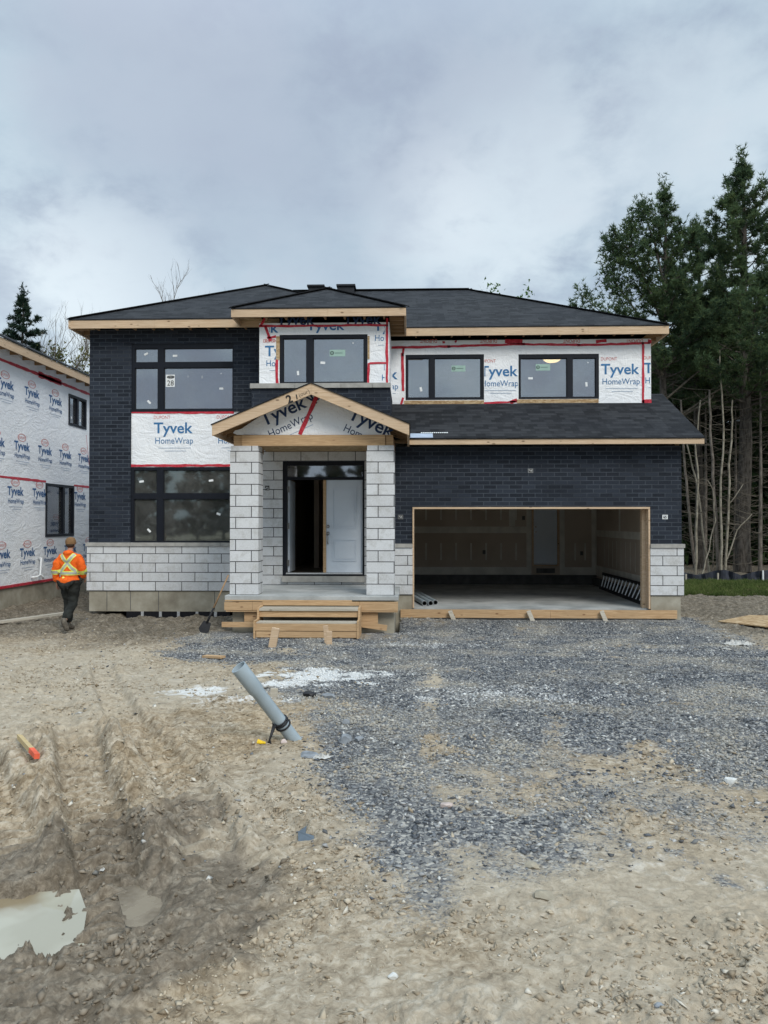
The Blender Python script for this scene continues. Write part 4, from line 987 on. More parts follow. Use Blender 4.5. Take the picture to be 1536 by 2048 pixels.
# side eaves: board, rafters
for sgn, a in ((1, le), (-1, re)):
    MB().box(min(a.x, a.x + sgn * .038), max(a.x, a.x + sgn * .038), YGa + .042, YC - .1, a.z - th + .01, a.z - .012).each('fascia', M['lumber'], H)
    q = MB()
    for k in range(6):
        y = YGa + .22 + k * .38; q.prism([(a.x + sgn * .04, y, a.z - .03 + sgn * 0), (a.x + sgn * .65, y, a.z - .03 + .61 * sl), (a.x + sgn * .65, y, a.z - .16 + .61 * sl), (a.x + sgn * .04, y, a.z - .13)], (0, .038, 0))
    q.each('rafter', M['rafter'], H)
    q = MB().prism([(a.x + sgn * .04, YGa + .042, a.z - .028), (apx - sgn * .002, YGa + .042, ap.z - .028 - .0), (apx - sgn * .002, YGa + .042, ap.z - .044), (a.x + sgn * .04, YGa + .042, a.z - .044)], (0, YC - .1 - YGa - .042, 0)); q.each('roof_deck', M['osb'], H)
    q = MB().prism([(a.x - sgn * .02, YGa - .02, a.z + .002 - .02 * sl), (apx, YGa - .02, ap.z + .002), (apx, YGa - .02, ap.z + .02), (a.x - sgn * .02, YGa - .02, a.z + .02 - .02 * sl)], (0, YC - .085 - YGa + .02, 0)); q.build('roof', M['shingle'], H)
# gable face in wrap
YF = YB + .06
gz0 = bz1 - .005
def gpt(px, py): p = P(px, py, YF); return (p.x, YF, p.z)
top = [gpt(466, 866), gpt(470, 861), gpt(482, 858), gpt(497, 848), gpt(530, 826), gpt(570, 806)]
pk = (apx, YF, ap.z - .05 * sl - .16)
rt = [gpt(680, 806), gpt(730, 832), gpt(776, 852), gpt(781, 870)]
gw = MB().prism([gpt(474, 869.5)] + [(p[0], YF, min(p[2], pk[2] - sl * abs(p[0] - apx) + .16)) for p in top] + [(apx, YF, pk[2] + .12)] + rt, (0, .02, 0)).build('house_wrap', M['wrap'], H)
YT = YF - .004; t3 = lambda u, v: (u, YT, v); I, Rd, Pl = MB(), MB(), MB()
def underroof(mb):
    keep = MB()
    for f_ in mb.f:
        pts = [Vector(mb.v[i]) for i in f_]
        c = sum(pts, Vector()) / len(pts)
        if c.z < ap.z - .17 - sl * abs(c.x - apx) + .05 and c.z > gz0: keep.poly(pts)
    return keep
p = P(527, 853, YT); logo(I, Rd, Pl, p.x, p.z, .90, t3, R(24), None, dupont=False)
p = P(694, 836, YT); logo(I, Rd, Pl, p.x, p.z, .90, t3, R(-25), None, dupont=False)
p = P(632, 807, YT); put_text(I, 'k', p.x, p.z, .12, .24, t3, R(60), None, .03)
for mb_, nm, mt in ((I, 'lettering', 'navy'), (Pl, 'fine_print', 'paleink')):
    kp = underroof(mb_)
    if kp.v: kp.build(nm, M[mt if nm != 'lettering' else 'navy2'] if False else M['navy' if nm == 'lettering' else mt], gw)
tapes(gw, YF - .008, [(634, 790, 600, 869, .07)])

# ------------------------------------------------------------------ roofs
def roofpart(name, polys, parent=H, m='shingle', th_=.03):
    q = MB()
    for pl in polys:
        n = (Vector(pl[1]) - Vector(pl[0])).cross(Vector(pl[2]) - Vector(pl[0])).normalized()
        if n.z < 0: pl = pl[::-1]
        q.prism(pl, (0, 0, -th_))
    return q.build(name, M[m], parent)
S = .502
zE = E_TOP + .015
# main body: hip roof
mx0, mx1, my0, my1 = XL - .33, XRU + .30, YU - .35, 25.55
hd_ = (my1 - my0) / 2; zr = zE + S * hd_
A, B_, C_, D_ = (mx0, my0, zE), (mx1, my0, zE), (mx1, my1, zE), (mx0, my1, zE); RL, RR = (mx0 + hd_, my0 + hd_, zr), (mx1 - hd_, my0 + hd_, zr)
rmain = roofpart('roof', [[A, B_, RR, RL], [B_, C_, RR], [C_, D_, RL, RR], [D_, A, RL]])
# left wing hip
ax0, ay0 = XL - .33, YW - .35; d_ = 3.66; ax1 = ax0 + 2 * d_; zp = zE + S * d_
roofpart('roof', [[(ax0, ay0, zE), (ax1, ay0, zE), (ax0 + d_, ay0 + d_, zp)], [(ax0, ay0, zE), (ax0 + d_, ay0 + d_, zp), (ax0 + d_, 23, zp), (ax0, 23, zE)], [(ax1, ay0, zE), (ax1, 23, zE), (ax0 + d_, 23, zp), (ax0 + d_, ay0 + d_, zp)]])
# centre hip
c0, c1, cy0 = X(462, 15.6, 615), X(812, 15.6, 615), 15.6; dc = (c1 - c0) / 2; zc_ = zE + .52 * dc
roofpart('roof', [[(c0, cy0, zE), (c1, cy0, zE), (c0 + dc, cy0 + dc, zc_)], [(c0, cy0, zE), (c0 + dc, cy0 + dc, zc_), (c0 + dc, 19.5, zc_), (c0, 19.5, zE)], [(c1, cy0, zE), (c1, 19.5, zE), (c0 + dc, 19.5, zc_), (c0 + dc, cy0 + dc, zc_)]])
def caps(*lines):
    q = MB()
    for a, b_ in lines: q.bar(Vector(a) + Vector((0, 0, .012)), Vector(b_) + Vector((0, 0, .012)), .2, .018)
    q.each('ridge_cap', M['cap_shingle'], H)
M['cap_shingle'] = simple('ridge_shingle', (.012, .013, .015), .9, .3, 12)
caps((RL, RR), (B_, RR), (RR, C_), ((ax0, ay0, zE), (ax0 + d_, ay0 + d_, zp)), ((ax0 + d_, ay0 + d_, zp), (ax0 + d_ + 1.3, ay0 + d_ - 1.3, zp - S * 1.3)), ((c0, cy0, zE), (c0 + dc, cy0 + dc, zc_)), ((c1, cy0, zE), (c0 + dc, cy0 + dc, zc_)), ((c0 + dc, cy0 + dc, zc_), (c0 + dc, 19.0, zc_)))
# eaves: fascia boards in lengths and soffit framing
def eave(x0, x1, y, z0, z1, cuts=()):
    q = MB(); xs = [x0, *[c for c in cuts], x1]
    for a, c in zip(xs[:-1], xs[1:]): q.box(a, c - .003, y, y + .038, z0, z1)
    return q.each('fascia', M['lumber'], H)
eave(ax0, cx0 + .35, ay0 + .01, E_BOT, E_TOP - .005, (ax0 + 1.9,))
eave(c0, c1, cy0 + .01, E_BOT + .015, E_TOP - .005, (c0 + 2.0,))
eave(bx1 - .2, mx1, my0 + .01, E_BOT, E_TOP - .005, (1.2, 4.0))
def seave(x, y0, y1, z0=E_BOT, sgn=1): MB().box(min(x, x + sgn * .038), max(x, x + sgn * .038), y0, y1, z0, E_TOP - .005).each('fascia', M['lumber'], H)
seave(ax0 + .0, ay0 + .05, my1); seave(mx1, my0 + .05, my1, sgn=-1); seave(c1, cy0 + .05, my0 + .0, sgn=-1, z0=E_BOT + .015); seave(c0, cy0 + .05, ay0 + .0, z0=E_BOT + .015)
q = MB()   # soffit lookouts and decking seen from below
for (x0, x1, y0, y1) in ((ax0 + .04, XL, ay0 + .05, 26), (XL, cx0, ay0 + .05, YW), (c0 + .04, cx0, cy0 + .05, YW), (cx0, cx1, cy0 + .05, YC), (cx1, c1 - .04, cy0 + .05, YU), (c1, XRU, my0 + .05, YU), (XRU, mx1 - .04, my0 + .05, 26)):
    q.box(x0, x1 - .001, y0, y1 - .001, E_TOP - .06, E_TOP - .045)
q.each('roof_deck', M['osb'], H)
q = MB()
y = ay0 + .3
while y < 25: q.box(ax0 + .04, XL + .02, y, y + .038, E_BOT + .03, E_TOP - .062); q.box(XRU - .02, mx1 - .04, y + 1, y + 1.038, E_BOT + .03, E_TOP - .062) if y + 1 > YU else None; y += .41
x = XL + .2
while x < cx0 - .2: q.box(x, x + .038, ay0 + .05, YW - .002, E_BOT + .03, E_TOP - .062); x += .41
x = cx0 + .15
while x < cx1: q.box(x, x + .038, cy0 + .05, YC - .002, E_BOT + .03, E_TOP - .062); x += .41
y = YC + .1
while y < YU - .1: q.box(cx1 + .002, c1 - .04, y, y + .038, E_BOT + .03, E_TOP - .062); y += .3
x = c1 + .2
while x < XRU: q.box(x, x + .038, my0 + .05, YU - .002, E_BOT + .03, E_TOP - .062); x += .41
q.each('rafter_tail', M['rafter'], H)
# garage roof
ge_y = YG - .36; gz1 = Z(875.5, ge_y, 1100); gz0_ = Z(888.3, ge_y, 1100); gxr = X(1409, ge_y, 880)
gzt_ = gz1 + .51 * (YU - ge_y)
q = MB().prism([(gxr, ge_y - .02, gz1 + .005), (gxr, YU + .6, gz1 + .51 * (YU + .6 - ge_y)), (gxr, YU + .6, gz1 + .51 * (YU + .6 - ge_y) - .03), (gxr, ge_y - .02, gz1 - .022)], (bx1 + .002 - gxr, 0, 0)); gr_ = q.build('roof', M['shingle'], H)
q = MB(); xs_ = [bx1 + .3 if 0 else X(819, ge_y, 880), X(1104, ge_y, 880), X(1250, ge_y, 880), gxr]
for a, c in zip(xs_[:-1], xs_[1:]): q.box(a, c - .003, ge_y, ge_y + .038, gz0_, gz1 - .024)
q.each('fascia', M['lumber'], H)
q = MB().prism([(gxr - .04, ge_y + .04, gz0_ + .02), (gxr - .04, YU + .4, gz0_ + .02 + .51 * (YU + .4 - ge_y)), (gxr - .04, YU + .4, gz0_ + .11 + .51 * (YU + .4 - ge_y)), (gxr - .04, ge_y + .04, gz1 - .035)], (.038, 0, 0)); q.build('rake_board', M['lumber'], H)
q = MB().prism([(gxr - .05, ge_y + .05, gz1 - .03), (gxr - .05, YU, gz1 - .05 + .51 * (YU - ge_y)), (gxr - .05, YU, gz1 - .07 + .51 * (YU - ge_y)), (gxr - .05, ge_y + .05, gz1 - .055)], (bx1 + .01 - gxr, 0, 0)); q.each('roof_deck', M['osb'], H)
MB().prism([(X(819, ge_y, 870), ge_y - .01, gz1 + .011), (X(866, ge_y, 870), ge_y - .01, gz1 + .011), (X(866, ge_y, 870), ge_y + .2, gz1 + .011 + .107), (X(819, ge_y, 870), ge_y + .2, gz1 + .011 + .107)], (0, 0, .004)).build('underlay_sheet', M['paleink'], gr_)
q = MB()
for k in range(13): a = X(842 + k * 4.3, ge_y, 870); q.prism([(a, ge_y + .2 + .02, gz1 + .118 + .012), (a + .03, ge_y + .22, gz1 + .13), (a + .035, ge_y + .26, gz1 + .15), (a + .005, ge_y + .26, gz1 + .15)], (0, 0, .003))
q.build('underlay_print', M['white'], gr_)
# end walls under the garage roof and gap fillers
MB().prism([(XR - .1, YG + .1, 3.615), (XR - .1, YG + .1, gz1 + .51 * (YG + .1 - ge_y) - .08), (XR - .1, YU, gz1 + .51 * (YU - ge_y) - .08), (XR - .1, YU, 3.615)], (.09, 0, 0)).build('gable_sheathing', M['osb'], H)
MB().box(bx1 - .3, gxr - .05, ge_y + .04, YG - .002, gz0_ + .06, gz0_ + .075).build('soffit', M['rafter'], H)
# vents on the ridge
for px, py, w_, h_ in ((633.5, 578, .40, .16), (693, 577, .44, .20)):
    p = P(px, py, 21.15); q = MB(); q.box(p.x - w_ / 2, p.x + w_ / 2, 20.95, 21.35, zr - .35, p.z + .0); o = q.build('roof_vent', M['dark'], rmain)
    MB().box(p.x - w_ / 2 - .04, p.x + w_ / 2 + .04, 20.9, 21.4, p.z + .003, p.z + .05).box(p.x - w_ * .3, p.x + w_ * .3, 21., 21.3, p.z + .053, p.z + .075).build('vent_cap', M['dark'], rmain)
# back walls so the shell is closed
MB().box(XL + .1, XRU, 25.0, 25.1, 0, 6.25).build('back_wall', M['wrap'], H)
MB().box(XL + .3, WXR - .1, YW + .3, 25, 3.42, 3.6).build('floor_joist', M['rafter'], H)

# ------------------------------------------------------------------ temporary steps
st = thing('wooden_steps', (X(615, 13.5), 13.5, 0), 'temporary wooden stairs with two treads in front of the porch', 'steps')
ys_ = 13.12; x0, x1 = X(516, 13.3), X(715, 13.3)
for k, (y0, y1, pyt) in enumerate(((13.42, 13.80, 1215), (13.14, 13.44, 1243))):
    zt = Z(pyt, (y0 + y1) / 2, 615); o = MB(); o.box(x0, x1, y0, y0 + .14, zt - .038, zt); o.box(x0, x1, y0 + .148, y1 - .01, zt - .038, zt - .002); o.build('tread', M['weathered'], st)
    MB().box(x0, x1, y0 + .03, y0 + .055, zt - .15 if k == 0 else .0, zt - .04).build('riser', M['form'], st)
for a in (x0 - .035, x1 + .003):
    q = MB(); z1 = Z(1212, 13.6, 615); z2 = Z(1242, 13.2, 615); q.prism([(a, 13.09, -.05), (a, 13.09, z2 + .01), (a, 13.40, z2 + .01), (a, 13.42, z1 - .02), (a, 13.80, z1), (a, 13.80, -.05)], (.035, 0, 0)); q.build('stringer', M['form'], st)
MB().box(x0, x1, 13.10, 13.135, Z(1262, 13.1, 615), Z(1248, 13.1, 615)).box(x0 + .01, x1, 13.105, 13.13, Z(1276, 13.1), Z(1264, 13.1)).build('front_board', M['form'], st)
# stakes
def stake(pt, pb, w_, th_, label, m='form', group=None):
    b_ = GZ(*pb); t_ = P(pt[0], pt[1], b_.y); b_.z -= .06
    o = MB().bar(b_, t_, w_, th_, up=(0, 1, 0)).build('wooden_stake', M[m], None, origin=b_, bevel=.003); tag(o, label, 'stake', group); return o
stake((552, 1256), (543, 1297), .12, .07, 'short leaning stake in the gravel before the left half of the steps', 'lumber', group='stakes in front of the steps')
stake((651, 1251), (655, 1290), .08, .04, 'taller of two touching upright stakes before the steps', 'lumber', group='stakes in front of the steps')
stake((658.5, 1262), (658.5, 1294), .09, .035, 'lower front board of the two touching stakes before the steps', 'lumber', group='stakes in front of the steps')
stake((548.5, 1376), (547.5, 1400), .07, .02, 'small pale stake stub in the white dust right of the grey pipe', 'weathered')
for px, lb in ((904, 'left chock stake against the garage form board'), (1061, 'middle splintered stake against the garage form board'), (1207, 'right chock stake against the garage form board')):
    a = GZ(px + 6, 1244); a.z -= .03; c = P(px - 4, 1222, YG - .12); o = MB().bar(a, c, .085, .035, up=(0, 1, 0)).build('wooden_stake', M['weathered'], None, origin=a); tag(o, lb, 'stake', 'stakes along the garage form board')
# marker stake lying at left
a, c = GZ(38, 1491), GZ(74, 1541); a.z += .05; c.z += .03; mid = a + (c - a) * .70
mk = thing('marker_stake', a, 'pale survey stake with a red painted end lying on the mud at left', 'stake')
tip = a + (a - mid).normalized() * .07
MB().tube([tip, a + (mid - a) * .06, mid], [.004, .022, .022], 4).build('shaft', M['stake'], mk); MB().tube([mid, c], [.0225, .023], 4).build('painted_end', M['redpaint'], mk)
# drain pipe sticking out of the ground
pb = GZ(588, 1478); base = pb.copy()
tp = P(477, 1334, pb.y - .22); ax = (tp - pb).normalized()
dp = thing('drain_pipe', pb, 'grey plastic drain pipe leaning out of the ground in mid yard', 'pipe')
L_ = (tp - pb).length; r0 = .049
pts = [pb - ax * .25, pb, pb + ax * (L_ - .24), pb + ax * (L_ - .22), pb + ax * (L_ - .02), pb + ax * L_]
q = MB(); q.tube(pts, [r0, r0, r0, r0 + .008, r0 + .009, r0 + .009], 28, cap=False); o_ = q.build('pipe_wall', M['pvc'], dp, smooth=True)
q = MB(); q.tube([pb + ax * L_, pb + ax * (L_ - .5)], [r0 + .002, r0 - .006], 28, cap=False); q.build('bore', M['pvc'], dp, smooth=True)
q = MB(); n_ = 28; rf_ = ax.orthogonal().normalized(); bn_ = ax.cross(rf_); e_ = pb + ax * L_
for k in range(n_):
    a0, a1 = 2 * math.pi * k / n_, 2 * math.pi * (k + 1) / n_
    q.poly([e_ + (rf_ * math.cos(a) + bn_ * math.sin(a)) * rr for a, rr in ((a0, r0 + .009), (a1, r0 + .009), (a1, r0 + .002), (a0, r0 + .002))])
q.build('rim', M['pvc'], dp)
q = MB()
for tt, dd_ in ((.24, .0), (.265, .004), (.20, .002)):
    ring = []
    for k in range(17):
        a = 2 * math.pi * k / 16; ring.append(pb + ax * (L_ * tt + .012 * math.sin(a * 1.0)) + (rf_ * math.cos(a) + bn_ * math.sin(a)) * (r0 + .006))
    q.tube(ring, .007, 6, cap=False)
s0 = pb + ax * L_ * .235 + Vector((-.05, -.05, 0))
for k, (ex, ez) in enumerate(((-.02, 0), (.01, .02), (-.05, .0))):
    g0 = GZ(562 + k * 6, 1500 - k * 6); q.tube([s0 + Vector((.01 * k, 0, 0)), s0 + Vector((-.02, -.04, -.10)), s0 + Vector((-.01 + ex, -.03, -.2 + ez)), g0], .007, 6)
q.build('cable', M['rubber'], dp, smooth=True)
# other ground pieces
def lump(name, px, py, s, m, label, cat, seed=0, flat=.6, group=None):
    p = GZ(px, py); r_ = random.Random(seed); bm = bmesh.new(); bmesh.ops.create_icosphere(bm, subdivisions=2, radius=1)
    nrm = [Vector((r_.gauss(0, 1), r_.gauss(0, 1), r_.gauss(0, 1))).normalized() for _ in range(9)]; dd = [r_.uniform(.55, .85) for _ in nrm]
    for v in bm.verts:
        for n_, d_2 in zip(nrm, dd):
            e = v.co.dot(n_) - d_2
            if e > 0: v.co -= n_ * e
        v.co.x *= s; v.co.y *= s * .8; v.co.z *= s * flat
    me = bpy.data.meshes.new(name); bm.to_mesh(me); bm.free(); me.materials.append(m); o = bpy.data.objects.new(name, me); COL.objects.link(o)
    o.location = p + Vector((0, 0, s * flat * .35)); o.rotation_euler.z = r_.uniform(0, 6); tag(o, label, cat, group); return o
M['rock'] = simple('grey_rock', (.22, .235, .25), .85, .25, 14); M['pink'] = simple('pinkish_rock', (.52, .43, .39), .85, .2, 14); M['tanrock'] = simple('muddy_rock', (.33, .29, .22), .9, .2, 14); M['palerock'] = simple('pale_rock', (.58, .58, .55), .85, .15, 14)
lump('rock', 893, 1624, .040, M['pink'], 'pinkish rock on the mixed gravel near the middle of the yard', 'rock', 1)
lump('rock', 690, 1486, .07, M['rock'], 'fist-sized grey rock right of the foot of the pipe', 'rock', 2)
lump('rock', 719, 1484, .045, M['rock'], 'dark rock just right of the fist-sized grey one by the pipe', 'rock', 3)
lump('rock', 692, 1453, .035, M['rock'], 'small blocky dark rock above the two rocks by the pipe', 'rock', 4, .9)
lump('rock', 617, 1512, .085, M['rock'], 'flat grey stone below the foot of the pipe', 'rock', 5, .25)
lump('rock', 1092, 1806, .055, M['tanrock'], 'half-buried muddy rock in the dry ground at lower centre-right', 'rock', 6, .5)
lump('rock', 1066, 1744, .045, M['tanrock'], 'flat beige rock above the half-buried muddy one', 'rock', 7, .35)
lump('rock', 1462, 1566, .045, M['palerock'], 'pale angular rock at the gravel edge on the far right', 'rock', 8, .7)
lump('rock', 785, 1955, .022, M['palerock'], 'small white stone near the bottom middle of the yard', 'rock', 9, .6)
lump('rock', 1318, 2022, .022, M['rock'], 'small grey stone near the bottom edge at right', 'rock', 10, .7)
lump('rock', 655, 1398, .09, M['rock'], 'flat slab of grey stone at the lower edge of the white dust patch', 'rock', 11, .4)
lump('rock', 620, 1398, .08, M['rubber'], 'black jagged lump beside the small stake stub', 'rock', 12, .5)
lump('rock', 490, 1400, .07, M['tanrock'], 'low brown stone just left of the leaning pipe', 'rock', 13, .4)
lump('rock', 568, 1487, .03, M['pink'], 'round tan pebble at the left foot of the pipe', 'rock', 14, .9)
p = GZ(522, 1491); q = MB(); q.prism([p + Vector(v) for v in ((-.032, 0, .008), (-.005, -.014, .01), (.008, .004, .006), (.034, .0, .006), (.03, .018, .01), (.0, .016, .02), (-.026, .02, .03))], (0, .0, .006)); tag(q.build('plastic_scrap', M['yellow']), 'small yellow plastic scrap lying left of the pipe', 'litter')
p = GZ(610, 1676); q = MB(); q.prism([p + Vector(v) for v in ((-.04, .03, .03), (-.03, -.03, .0), (.05, -.02, .01), (.045, .01, .02), (.0, .015, .03), (.0, .06, .05))], (0, 0, .01)); M['slate'] = simple('blue_slate', (.10, .125, .15), .7); tag(q.build('slate_shard', M['slate']), 'dark blue-grey shard lying alone on the mud in lower middle', 'stone')
M['scrap'] = simple('dirty_film', (.46, .45, .42), .5, .2, 20)
# crumpled film at right and by the pipe
def crumple(name, px, py, sx, sy, sz, m, label, cat, seed):
    p = GZ(px, py); rr = np.random.RandomState(seed); n = 22; u, v = np.meshgrid(np.linspace(-1, 1, n), np.linspace(-1, 1, n)); u, v = u.ravel(), v.ravel()
    z = np.abs(fbm(u * 2 + seed, v * 2, 1.2, 4, .7)) * sz * 1.1 * (1 - .7 * np.hypot(u, v) ** 2).clip(0, 1) + .004
    a = np.arctan2(v, u); r = np.maximum(abs(u), abs(v)) * (1 + .45 * perlin(np.cos(a) * 2 + seed, np.sin(a) * 2 + .5)); x = r * np.cos(a) * sx; y = r * np.sin(a) * sy
    i = np.arange(n - 1)[:, None] * n + np.arange(n - 1)[None]; Fc = np.stack([i, i + 1, i + n + 1, i + n], -1).reshape(-1, 4)
    o = npmesh(name, np.stack([x, y, z], -1), Fc, m, loc=p); tag(o, label, cat); return o
crumple('plastic_film', 1478, 1290, .24, .12, .12, M['scrap'], 'crumpled white plastic film on the dirt at the right edge of the driveway', 'litter', 4)
crumple('plastic_film', 643, 1517, .065, .04, .035, M['scrap'], 'small crumpled white wrapper on the mud below the pipe', 'litter', 9)
crumple('plastic_film', 1452, 1300, .07, .05, .04, M['scrap'], 'small torn white scrap left of the larger crumpled film', 'litter', 12)
crumple('paper_scrap', 205, 1716, .012, .02, .015, M['scrap'], 'tiny white scrap in the tyre rut at left', 'litter', 6)
def board(name, pa, pb_, wd, th_, m, label, cat, lift=.03):
    a, c = GZ(*pa), GZ(*pb_); a.z += lift; c.z += lift; o = MB().bar(a, c, wd, th_).build(name, M[m], None, origin=a); tag(o, label, cat); return o
board('scrap_board', (409, 1316), (446, 1319), .10, .03, 'form', 'short tan board scrap lying on the gravel left of the pipe', 'board')
o = MB().prism([GZ(336, 1370) + Vector(v) for v in ((0, 0, .0), (.16, 0, 0), (.16, .02, .06), (0, .02, .06))], (0, .03, 0)); tag(o.build('wood_block', M['weathered']), 'small block of wood lying in the white dust patch at left', 'block')
# plywood sheet at the right
pts = [P(a, b_, 0) if 0 else GZ(a, b_) for a, b_ in ((1436, 1246), (1500, 1236), (1640, 1240), (1600, 1258), (1530, 1257))]
q = MB().prism([p + Vector((0, 0, .07)) for p in pts], (0, 0, -.02)); tag(q.build('plywood_sheet', M['osb']), 'flat sheet of plywood lying on bare soil at the right edge', 'board')
# planks lying by the neighbour
a, c = GZ(-60, 1258), GZ(140, 1240); a.z += .04; c.z += .05; o = MB().bar(a, c, .16, .04).build('plank', M['weathered'], None, origin=a); tag(o, 'long weathered plank lying on the soil behind the walking person', 'plank')
# shovel leaning on the porch
sb = GZ(404, 1270); stp = P(458, 1150, 14.02); stp.x = X(460, 14.0) - .03
sh = thing('shovel', sb, 'long-handled shovel with a dark blade leaning by the left pillar', 'shovel')
dv = stp - sb; q = MB().tube([sb + dv * .42, stp], [.017, .014], 8); q.build('handle', M['rafter'], sh, smooth=True)
MB().tube([sb + dv * .18, sb + dv * .43], [.022, .019], 8).build('socket', M['rubber'], sh, smooth=True)
side = dv.cross(Vector((0, 1, 0))).normalized() * .1
q = MB(); q.prism([sb + dv * .2 + side * .7, sb + dv * .2 - side * .7, sb + dv * .06 - side, sb - dv * .03, sb + dv * .06 + side], Vector((0, .012, 0)).lerp(side.cross(dv).normalized() * .012, .5)); q.build('blade', M['rubber'], sh)

# garage contents
pipe0 = None
for k, (px, py, zz, lb) in enumerate(((849, 1207.5, .055, 'front left one of three grey pipes on the garage floor'), (861.5, 1206.5, .055, 'middle one of three grey pipes on the garage floor'), (871, 1203, .055, 'rear right one of three grey pipes on the garage floor'))):
    yf = 16.42 + (.12 if k == 2 else 0) + k * .02; a = P(px, py, yf); a.z = GF + .056; c = a + Vector((-.55, 3.4, 0)); q = MB(); q.tube([a, c], .055, 20, cap=False)
    o = q.build('plastic_pipe', M['pvc'], None, origin=a, smooth=True); tag(o, lb, 'pipe', 'pipes lying in the garage')
    MB().tube([a + Vector((0, .004, 0)), c], .047, 20, cap=False).build('pipe_bore', M['blockdark'], o, smooth=True)
    q = MB()
    for kk in range(20):
        a0, a1 = 2 * math.pi * kk / 20, 2 * math.pi * (kk + 1) / 20; q.poly([a + Vector((rr * math.cos(t_), -.001, rr * math.sin(t_))) for t_, rr in ((a0, .055), (a1, .055), (a1, .047), (a0, .047))])
    q.build('pipe_rim', M['alu'], o)
ld = thing('ladder', (5.0, 16.5, GF), 'black ladder with aluminium rungs lying on edge against the garage wall', 'ladder')
f0, f1 = Vector((5.0, 16.55, GF + .04)), Vector((5.1, 20.8, GF + .04)); t0, t1 = Vector((gi1 - .15, 16.55, GF + .40)), Vector((gi1 - .15, 20.8, GF + .40))
MB().bar(f0, f1, .035, .08).build('rail', M['rubber'], ld); MB().bar(t0, t1, .035, .08).build('rail', M['rubber'], ld)
for k in range(14):
    u = (k + .4) / 14; MB().tube([f0.lerp(f1, u), t0.lerp(t1, u)], .016, 8).build('rung', M['alu'], ld)

# ------------------------------------------------------------------ the house next door
XN = -9.5
nb = thing('house', (XN - 4, 21, 0), 'neighbouring house wrapped in printed white film, only its side wall in view at left', 'house')
def NY(px): return -XN * F / (820 - px)
def NZ(px, py): Y = NY(px); return CZ + (1043.5 - py) / F * (Y * .9994)
def onwall(px, py, x=XN):
    d = CR @ Vector(((px - 768) / F, -(py - 1024) / F, -1)); t = x / d.x; return Vector((x, d.y * t, CZ + d.z * t))
ny0, ny1 = 13.2, 27.5
nzb = onwall(0, 1176).z
p0, p1 = onwall(137, 787), onwall(172, 856); p2, p3 = onwall(91, 966), onwall(147, 1073)
nw1 = (p0.y, p1.y, onwall(138, 850).z, p0.z); nw2 = (p2.y, p3.y, onwall(91, 1074).z, p2.z)
def swall(q, y0, y1, z0, z1, x, th_, holes):
    t = MB().wall(y0, y1, z0, z1, 0, th_, holes)
    o = len(q.v); q.v += [(x - v[1], v[0], v[2]) for v in t.v]; q.f += [tuple(o + i for i in f_[::-1][::-1]) for f_ in t.f]
q = MB(); swall(q, ny0, ny1, nzb, 6.12, XN, .1, [nw1, nw2]); q.box(XN - 9, XN - .1, ny0, ny0 + .1, nzb, 6.12)
nwl = q.build('house_wrap', M['wrap'], nb)
MB().box(XN - 9, XN - .03, ny0 + .05, ny1, -.2, nzb - .004).each('foundation', M['concrete'], nb)
q = MB(); q.box(XN - .04, XN + .01, ny0, ny1, nzb - .03, nzb + .035); q.each('seam_tape', M['tape'], nwl)
for r_, nm in ((nw1, 0), (nw2, 1)):
    q = MB(); my = (r_[0] * .5 + r_[1] * .5) if nm == 0 else r_[0] * .38 + r_[1] * .62
    swall(q, r_[0], r_[1], r_[2], r_[3], XN + .02, .1, [(r_[0] + .07, my - .05, r_[2] + .07, r_[3] - .07), (my + .05, r_[1] - .07, r_[2] + .07, r_[3] - .07)])
    wo = q.build('window', M['frame'], nb)
    MB().box(XN - .05, XN - .045, r_[0] + .06, r_[1] - .06, r_[2] + .06, r_[3] - .06).build('pane', M['glass'], wo)
    if nm == 0:
        q = MB()
        for a in (.25, .75): yy = r_[0] * (1 - a) + r_[1] * a; q.box(XN - .044, XN - .042, yy - .03, yy + .03, r_[2] + .2, r_[2] + .27)
        q.build('sticker', M['white'], wo)
MB().box(XN - 5, XN - .12, ny0 + .12, ny1 - .1, nzb, nzb + .05).box(XN - 5, XN - .12, ny0 + .12, ny1 - .1, 3.3, 3.5).box(XN - 5, XN - 4.9, ny0 + .12, ny1 - .1, nzb, 6).build('interior', M['drywall'], nb)
q = MB()
def ntape(y0, z0, y1, z1, wd=.055):
    n = max(2, int(abs(y1 - y0) / .15) + int(abs(z1 - z0) / .15)); r_ = random.Random(int(y0 * 100)); prev = None
    d = Vector((0, y1 - y0, z1 - z0)).normalized(); pn = Vector((0, -d.z, d.y))
    for k in range(n + 1):
        p = Vector((XN + .006, y0 + (y1 - y0) * k / n, z0 + (z1 - z0) * k / n)); w_ = wd / 2 * (1 + r_.uniform(-.2, .35)); cur = (p + pn * w_, p - pn * w_)
        if prev: q.poly([prev[1], cur[1], cur[0], prev[0]])
        prev = cur
sz_ = onwall(0, 953).z
ntape(ny0, sz_, nw2[0] + .02, onwall(91, 963).z); ntape(nw2[1], onwall(149, 971).z, ny1, onwall(149, 971).z)
zt_ = onwall(0, 719).z; ntape(ny0, zt_, ny1, zt_ + .02, .07); ntape(19.2, zt_ + .01, 20.5, zt_ + .02, .14)
pa, pb2 = onwall(172, 870), onwall(178, 930); ntape(pa.y, pa.z, pb2.y, pb2.z, .02)
q.each('seam_tape', M['tape'], nwl)
I, Rd, Pl = MB(), MB(), MB(); t3 = lambda u, v: (XN + .006, u, v)
